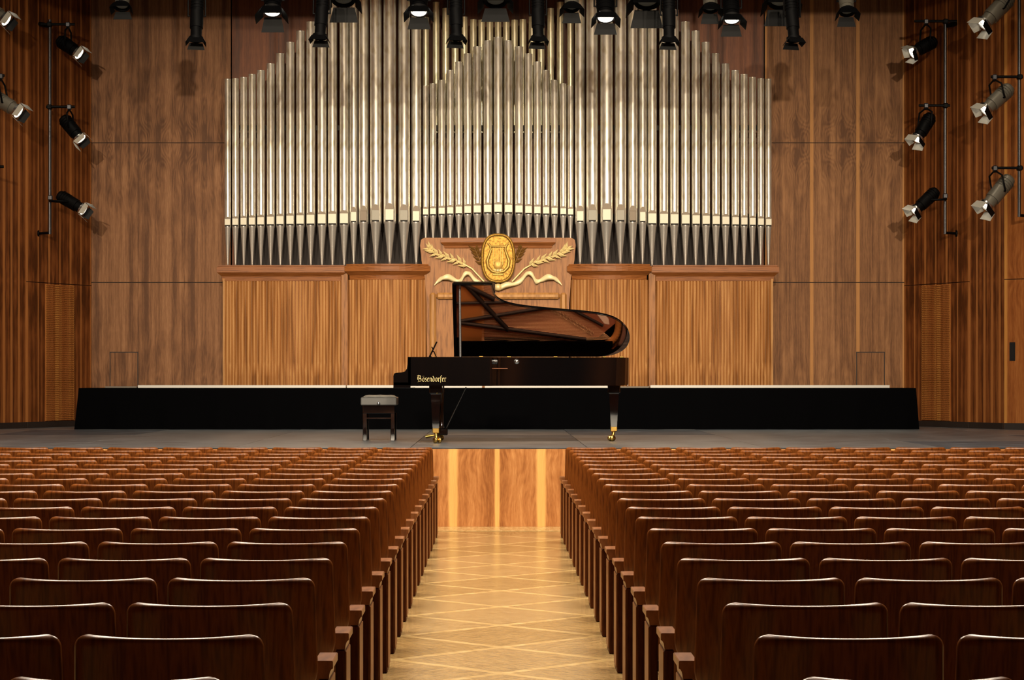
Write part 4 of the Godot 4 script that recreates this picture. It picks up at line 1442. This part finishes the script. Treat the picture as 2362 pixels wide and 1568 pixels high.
	for s in [-1, 0, 1]:
		st = mb()
		tube(st, [Vector3(lx - 0.03, 0.085, -0.75 + s * 0.07), Vector3(lx - 0.11, 0.075, -0.75 + s * 0.07), Vector3(lx - 0.19, 0.06, -0.75 + s * 0.07)], [0.009, 0.014, 0.02], 8)
		build(st, "pedal", M.brass, ly)

	# bench
	var b := base("piano_bench", Vector3(at(876, 0, 28.0).x, STAGE_Y, -28.0))
	tag(b, "black piano bench with a tufted grey leather seat, left of the piano", "bench")
	st = mb()
	st.set_smooth_group(1)
	var grid := []
	var uvs := []
	for i in 9:
		var row := []
		var ur := []
		for j in 11:
			var u := j / 10.0 * 2.0 - 1.0
			var v := i / 8.0 * 2.0 - 1.0
			var e := maxf(abs(u), abs(v))
			var y: float = 0.515 + 0.03 * sqrt(maxf(0.0, 1.0 - pow(e, 6.0))) - 0.010 * abs(sin(u * PI * 1.5)) * abs(cos(v * PI * 1.5))
			row.append(Vector3(u * 0.212, y, v * 0.28))
			ur.append(Vector2(u, v))
		grid.append(row)
		uvs.append(ur)
	sheet(st, grid, uvs, false)
	box(st, Vector3(0, 0.47, 0), Vector3(0.424, 0.095, 0.56), 0.009)
	build(st, "cushion", M.leather, b)
	st = mb()
	box(st, Vector3(0, 0.375, 0), Vector3(0.38, 0.10, 0.50), 0.006)
	build(st, "apron", M.lacquer, b)
	for sx in [-1, 1]:
		for sz in [-1, 1]:
			st = mb()
			box(st, Vector3(sx * 0.165, 0.165, sz * 0.22), Vector3(0.05, 0.33, 0.05), 0.005)
			build(st, "leg", M.lacquer, b)
	st = mb()
	box(st, Vector3(0, 0.27, 0.235), Vector3(0.36, 0.018, 0.018), 0.003)
	build(st, "stretcher", M.lacquer, b)
	st = mb()
	lathe(st, [Vector2(0.0, 0.035), Vector2(0.018, 0.03), Vector2(0.02, 0.01), Vector2(0.01, 0.0)], 12, Transform3D(Basis(Vector3.RIGHT, PI / 2), Vector3(0.0, 0.445, 0.28)))
	build(st, "knob", M.chrome, b)

# ---------------------------------------------------------------- stage lighting
# a lantern whose middle is at p, shining along dir; r its radius, len its length; hung from the point hang
func lantern(called: String, p: Vector3, dir: Vector3, r: float, length: float, hang: Vector3, lit: bool, doors: float, body_mat: Material, label: String, group: String, roll := 0.3) -> Node3D:
	var o := base(called, p)
	tag(o, label, "spotlight", group)
	var f := look(Vector3.ZERO, dir)
	f.basis = f.basis * Basis(Vector3(0, 0, 1), roll)
	var tip := Transform3D(Basis(Vector3.RIGHT, -PI / 2), Vector3.ZERO)   # lathe y -> -z
	var lx := f * tip
	var st := mb()
	var b := length * 0.5
	lathe(st, [Vector2(0, -b), Vector2(r * 0.72, -b), Vector2(r * 0.86, -b + 0.03), Vector2(r * 0.9, -b * 0.2), Vector2(r * 0.95, -b * 0.2), Vector2(r * 0.95, b * 0.55), Vector2(r * 0.8, b * 0.55), Vector2(r * 0.8, b)], 16, lx, true)
	for k in 4:
		lathe(st, [Vector2(r * 0.88, -b * 0.75 + k * 0.04), Vector2(r * 1.0, -b * 0.75 + k * 0.04), Vector2(r * 1.0, -b * 0.75 + k * 0.04 + 0.012), Vector2(r * 0.88, -b * 0.75 + k * 0.04 + 0.012)], 16, lx, true)
	build(st, "housing", body_mat, o)
	st = mb()
	lathe(st, [Vector2(r * 0.78, b * 0.98), Vector2(r * 1.05, b * 0.98), Vector2(r * 1.05, b * 0.98 + 0.035), Vector2(r * 0.86, b * 0.98 + 0.035), Vector2(r * 0.80, b * 0.98)], 18, lx, true)
	build(st, "front_ring", M.chrome if lit else M.black_metal, o)
	st = mb()
	lathe(st, [Vector2(r * 0.80, b * 0.97), Vector2(r * 0.5, b * 0.97 + 0.012), Vector2(0, b * 0.97 + 0.018)], 16, lx)
	build(st, "lamp_lens", M.lens if lit else M.lens_off, o)
	if doors > 0.0:
		for k in 4:
			var a := PI / 2 * k
			var spread := deg_to_rad(9.0 if k % 2 == 0 else 20.0) if called == "spotlight" else deg_to_rad(24.0 if k % 2 == 0 else 34.0)
			var dl := doors * (1.0 if k % 2 == 0 else 0.8)
			var w0 := r * 0.92
			var w1 := r * ((0.95 if k % 2 == 0 else 0.7) if called == "spotlight" else (1.25 if k % 2 == 0 else 0.8))
			# hinge on the ring, leaning outwards
			var hinge := Vector3(0, r * 1.0, -(b * 0.98 + 0.035))
			var far := hinge + Vector3(0, sin(spread) * dl, -cos(spread) * dl)
			var q := [hinge + Vector3(-w0, 0, 0), hinge + Vector3(w0, 0, 0), far + Vector3(w1, 0, 0), far + Vector3(-w1, 0, 0)]
			var nr := Vector3(0, cos(spread), sin(spread))
			var turn := f * Transform3D(Basis(Vector3(0, 0, 1), a), Vector3.ZERO)
			st = mb()
			st.set_smooth_group(-1)
			var uv := [Vector2(0, 0), Vector2(1, 0), Vector2(1, 1), Vector2(0, 1)]
			var hi := []
			var lo := []
			for e in q:
				hi.append(turn * (e + nr * 0.003))
				lo.append(turn * e)
			quad_uv(st, hi, uv, turn.basis * nr)
			quad_uv(st, lo, uv, turn.basis * -nr)
			for i in 4:
				var j := (i + 1) % 4
				quad_uv(st, [hi[i], hi[j], lo[j], lo[i]], uv, (hi[i] + hi[j]) * 0.5 - turn * ((hinge + far) * 0.5))
			build(st, "barn_door", M.door_lit if lit and called == "spotlight" and k != 1 else M.black_metal, o)
	# yoke: a fork from both sides of the housing up to the hook
	var sidev := f.basis.x.normalized()
	var side2 := (sidev - Vector3.UP * sidev.dot(Vector3.UP)).normalized()
	var hg := hang - p
	st = mb()
	var knuckle := hg + Vector3(0, -0.05, 0)
	for s in [-1.0, 1.0]:
		tube(st, [side2 * s * r * 0.98, side2 * s * r * 1.22, side2 * s * r * 1.15 + (knuckle - Vector3.ZERO) * 0.8, knuckle + side2 * s * r * 0.3, knuckle], [0.012, 0.014, 0.014, 0.014, 0.014], 7)
	tube(st, [knuckle, hg], [0.016], 8)
	build(st, "yoke", M.black_metal, o)
	st = mb()
	box(st, hg, Vector3(0.07, 0.075, 0.07), 0.012)
	build(st, "clamp", M.pole, o)
	if lit:
		spot(p + f.basis * Vector3(0, 0, -(b + 0.03)), p + dir.normalized() * 6.0, LAMP_ENERGY, 30.0, Color(1.0, 0.95, 0.86), 0.06, 0.7, o)
	return o

const LAMP_ENERGY := 2.2

func make_wall_lamps() -> void:
	var D1 := 35.0
	var D2 := 33.4
	# uprights: pole with a foot and arms; lamps hang from the arms
	var rigs := [
		[115.0, 45.0, 540.0, D1, -1, "left wall nearest the organ", [[57, 96, 174], [247, 108, 174]]],
		[2180.0, 45.0, 540.0, D1, 1, "right wall nearest the organ", [[50, 2108, 2206], [244, 2118, 2190]]],
		[2351.0, -60.0, 500.0, D2, 1, "right edge of the view", [[178, 2284, 2358], [388, 2286, 2358]]],
		[-26.0, -60.0, 500.0, D2, -1, "left edge of the view", [[175, -30, 12], [385, -30, 10]]],
	]
	for g in rigs:
		var top := at(g[0], g[1], g[3])
		var foot := at(g[0], g[2], g[3])
		var o := base("lamp_pole", foot)
		tag(o, "black upright pipe carrying spotlights, at the " + g[5], "lamp pole", "lamp poles on the side walls")
		var st := mb()
		tube(st, [Vector3.ZERO, top - foot], [0.024], 12)
		build(st, "pole", M.pole, o)
		st = mb()
		var side := g[4] as float
		tube(st, [Vector3(0, 0.02, 0), Vector3(side * 0.1, 0.02, -0.06), Vector3(side * 0.19, 0.02, -0.15)], [0.02], 8)
		lathe(st, [Vector2(0, 0), Vector2(0.05, 0), Vector2(0.05, 0.02), Vector2(0, 0.02)], 12, Transform3D(Basis(Vector3(0, 0, 1), -side * PI / 2), Vector3(side * 0.185, 0.02, -0.14)))
		build(st, "wall_bracket", M.black_metal, o)
		st = mb()
		tube(st, [top - foot + Vector3(0, -0.1, 0), top - foot + Vector3(side * 0.1, -0.07, -0.07), top - foot + Vector3(side * 0.2, -0.04, -0.16)], [0.03, 0.035, 0.03], 8)
		build(st, "wall_bracket", M.black_metal, o)
		for e in g[6]:
			st = mb()
			var a := at(e[1], e[0], g[3]) - foot
			var b := at(e[2], e[0], g[3]) - foot
			tube(st, [a + Vector3(0, 0, 0.045), b + Vector3(0, 0, 0.045)], [0.02], 10)
			var c := Vector3(0, a.y, 0.02)
			box(st, c, Vector3(0.07, 0.07, 0.1), 0.01)
			build(st, "arm", M.black_metal, o)
	# [front x, y, rear x, y, hang x, y, depth, radius, doors, housing]
	var g := "spotlights on the side walls"
	var L := [
		[180, 122, 136, 92, 157, 57, D1, 0.105, 0.11, 0, "black spotlight, topmost of three on the left wall pole nearest the organ"],
		[184, 318, 146, 272, 160, 247, D1, 0.105, 0.11, 0, "black spotlight, middle of three on the left wall pole nearest the organ"],
		[190, 482, 136, 450, 116, 456, D1, 0.10, 0.12, 0, "black spotlight, lowest of three on the left wall pole nearest the organ"],
		[40, 256, -14, 222, 2, 176, D2, 0.11, 0.13, 1, "grey spotlight at left edge, below the bright one with a glaring lens"],
		[12, 44, -40, 10, -18, -28, D2, 0.11, 0.13, 1, "spotlight with glaring lens in the top left corner"],
		[2108, 120, 2156, 94, 2136, 50, D1, 0.105, 0.11, 0, "black spotlight, topmost of three on the right wall pole nearest the organ"],
		[2116, 318, 2148, 266, 2136, 244, D1, 0.105, 0.11, 0, "black spotlight, middle of three on the right wall pole nearest the organ"],
		[2112, 484, 2160, 440, 2180, 452, D1, 0.10, 0.12, 0, "black spotlight, lowest of three on the right wall pole nearest the organ"],
		[2270, 54, 2330, -8, 2338, -46, D2, 0.125, 0.14, 1, "grey spotlight, topmost at the right edge of the view"],
		[2274, 252, 2330, 202, 2294, 178, D2, 0.115, 0.13, 1, "grey spotlight, second from the top at the right edge of the view"],
		[2276, 474, 2330, 410, 2295, 388, D2, 0.115, 0.13, 1, "grey spotlight, lowest at the right edge of the view"],
	]
	for e in L:
		var fr := at(e[0], e[1], e[6] - 0.02) + Vector3(0, 0, 0.03)
		var rr := at(e[2], e[3], e[6] + 0.06)
		var dir := (fr - rr)
		var len := dir.length()
		lantern("spotlight", (fr + rr) * 0.5, dir, e[7], len, at(e[4], e[5], e[6] - 0.04), true, e[8], M.black_metal if e[9] == 0 else M.grey_metal, e[10], g)

func make_overhead() -> void:
	var D := 30.0
	# two bars above the view
	for e in [[D + 0.5, 7.75, "rear"], [D - 0.6, 7.75, "front"]]:
		var a := Vector3(at(-40, 0, e[0]).x, e[1], -e[0])
		var b := Vector3(at(2340, 0, e[0]).x, e[1], -e[0])
		var o := base("lighting_bar", (a + b) * 0.5)
		tag(o, "black horizontal lighting bar over the stage, the %s one of two" % e[2], "lighting bar", "lighting bars")
		var st := mb()
		tube(st, [a - (a + b) * 0.5, b - (a + b) * 0.5], [0.03], 12)
		build(st, "bar", M.black_metal, o)
		for k in 7:
			st = mb()
			var x := lerpf(a.x, b.x, (k + 0.5) / 7.0) - (a.x + b.x) * 0.5
			tube(st, [Vector3(x, 0, 0), Vector3(x, HALL_H - a.y + 0.02, 0)], [0.008], 6)
			build(st, "hanger", M.black_metal, o)
	var g := "spotlights hung over the stage"
	# long black profile lanterns pointing down: [x, bottom y, top y, lean, label]
	for e in [[454, 90, 2, 0.0, "long black lantern over the left wall panel"], [742, 84, -4, -3.0, "long black lantern before the big left organ pipes"], [1052, 86, -2, 1.0, "long black lantern left of the organ's middle"], [1241, 88, -2, 0.0, "long black lantern right of the organ's middle"], [1543, 90, -2, -1.0, "long black lantern before the big right organ pipes"], [1827, 90, 4, 2.0, "long black lantern over the right wall panel"]]:
		var DP := D - 0.6
		var bt := at(e[0] + e[3], e[1], DP)
		var tp := at(e[0] - e[3], e[2] - 18.0, DP)
		var dir := (bt - tp) + Vector3(0, 0, 0.16)
		lantern("profile_spotlight", (bt + tp) * 0.5, dir, 0.088, dir.length(), Vector3(tp.x, 7.72, -DP), false, 0.085, M.black_metal, e[4], g, 0.1)
	# short lanterns with barn doors: [x, y of the lens, lit, doors, size, grey, label]
	for e in [[281, 12, 0, 0.10, 0.10, 1, "small grey lantern near the top left corner"], [628, 22, 1, 0.20, 0.12, 0, "lit lantern with open flaps left of the big organ pipes"], [792, -4, 0, 0.20, 0.15, 0, "wide flap lantern over the big left pipes"], [966, 22, 1, 0.16, 0.12, 0, "lit lantern with dark flaps over the left pipe tower"], [1143, -2, 0, 0.18, 0.15, 0, "wide flap lantern over the organ's middle"], [1319, 14, 0, 0.14, 0.10, 1, "grey lantern over the right part of the organ"], [1397, 36, 1, 0.15, 0.12, 0, "lit lantern with flaps over the right pipe tower"], [1493, 0, 0, 0.24, 0.17, 0, "wide flap lantern over the right pipe tower"], [1639, 16, 0, 0.14, 0.10, 1, "grey lantern right of the big organ pipes"], [1688, 40, 1, 0.16, 0.11, 0, "glaring lit lantern right of the organ pipes"], [1800, 0, 0, 0.22, 0.16, 0, "wide flap lantern beside the long one over the right wall panel"], [1954, 24, 0, 0.13, 0.10, 1, "small dark lantern near the top right"]]:
		var lens_at := at(e[0], e[1], D + 0.4 + 0.45 * e[5])
		var dir := Vector3(0.0, -0.80, 0.45).normalized()
		var len := 0.30
		var c := lens_at - dir * len * 0.5
		lantern("flap_spotlight", c, dir, e[4], len, Vector3(c.x, 7.72, -D - 0.5), e[2] == 1, e[3], M.grey_metal if e[5] == 1 else M.black_metal, e[6], g, 0.0)

func make_house_lamps() -> void:
	var k := 0
	for h in HOUSE:
		k += 1
		var p := Vector3(h[0], h[1], h[2])
		var target := Vector3(h[3], h[4], -36.0)
		var dir := (target - p).normalized()
		var o := base("house_spotlight", p)
		tag(o, "large spotlight under the hall ceiling, trained on the stage, %s from the left" % ORD[k], "spotlight", "house spotlights")
		var st := mb()
		var f := look(Vector3.ZERO, dir)
		lathe(st, [Vector2(0, -0.5), Vector2(0.17, -0.5), Vector2(0.2, -0.4), Vector2(0.2, 0.0), Vector2(0.17, 0.0), Vector2(0.16, -0.05)], 20, f * Transform3D(Basis(Vector3.RIGHT, -PI / 2), Vector3.ZERO), true)
		build(st, "housing", M.black_metal, o)
		st = mb()
		lathe(st, [Vector2(0.165, -0.05), Vector2(0, -0.045)], 20, f * Transform3D(Basis(Vector3.RIGHT, -PI / 2), Vector3.ZERO), true)
		build(st, "lamp_lens", M.lens, o)
		st = mb()
		for s in [-1, 1]:
			tube(st, [Vector3(s * 0.2, 0, 0.25), Vector3(s * 0.26, 0.1, 0.25), Vector3(s * 0.24, 0.4, 0.25), Vector3(0, 0.45, 0.25)], [0.02], 8)
		tube(st, [Vector3(0, 0.45, 0.25), Vector3(0, HALL_H - p.y, 0.25)], [0.025], 8)
		build(st, "yoke", M.black_metal, o)
		spot(p + dir * 0.02, target, HOUSE_ENERGY, 10.5, WARM, 0.15, 1.0, o)

# a third bar above the view whose lamps wash the organ case from above
func make_wash() -> void:
	var z := -30.9
	var y := 8.7
	var o := base("wash_bar", Vector3(0, y + 0.2, z))
	tag(o, "black horizontal lighting bar high over the stage, nearest the ceiling", "lighting bar", "lighting bars")
	var st := mb()
	tube(st, [Vector3(-7, 0, 0), Vector3(7, 0, 0)], [0.03], 12)
	build(st, "bar", M.black_metal, o)
	for k in 5:
		st = mb()
		tube(st, [Vector3(-6 + k * 3, 0, 0), Vector3(-6 + k * 3, HALL_H - y - 0.19, 0)], [0.008], 6)
		build(st, "hanger", M.black_metal, o)
	var k := 0
	for x in WASH:
		k += 1
		var p := Vector3(x, y, z)
		var target := Vector3(x * 0.85, 2.4, -36.0)
		var dir := (target - p).normalized()
		var t := base("wash_light", p)
		tag(t, "flood lamp above the view lighting the organ, %s from the left" % ORD[k], "spotlight", "flood lamps over the organ")
		var f := look(Vector3.ZERO, dir)
		st = mb()
		box(st, Vector3(0, 0, 0.1), Vector3(0.34, 0.22, 0.16), 0.02, f)
		build(st, "housing", M.black_metal, t)
		st = mb()
		box(st, Vector3(0, 0, 0.018), Vector3(0.3, 0.18, 0.01), 0.0, f)
		build(st, "lamp_glass", M.lens, t)
		st = mb()
		tube(st, [Vector3(-0.19, 0, 0.0), Vector3(-0.19, 0.15, 0), Vector3(0, 0.2, 0), Vector3(0.19, 0.15, 0), Vector3(0.19, 0, 0.0)], [0.012], 7)
		build(st, "yoke", M.black_metal, t)
		spot(p + dir * 0.01, target, WASH_ENERGY, 42.0, WARM, 0.1, 0.9, t)

func _ready() -> void:
	rng.seed = 20
	setup()
	make_materials()
	make_hall()
	make_stage()
	make_organ()
	make_seats()
	make_piano()
	make_house_lamps()
	make_wash()
	make_wall_lamps()
	make_overhead()
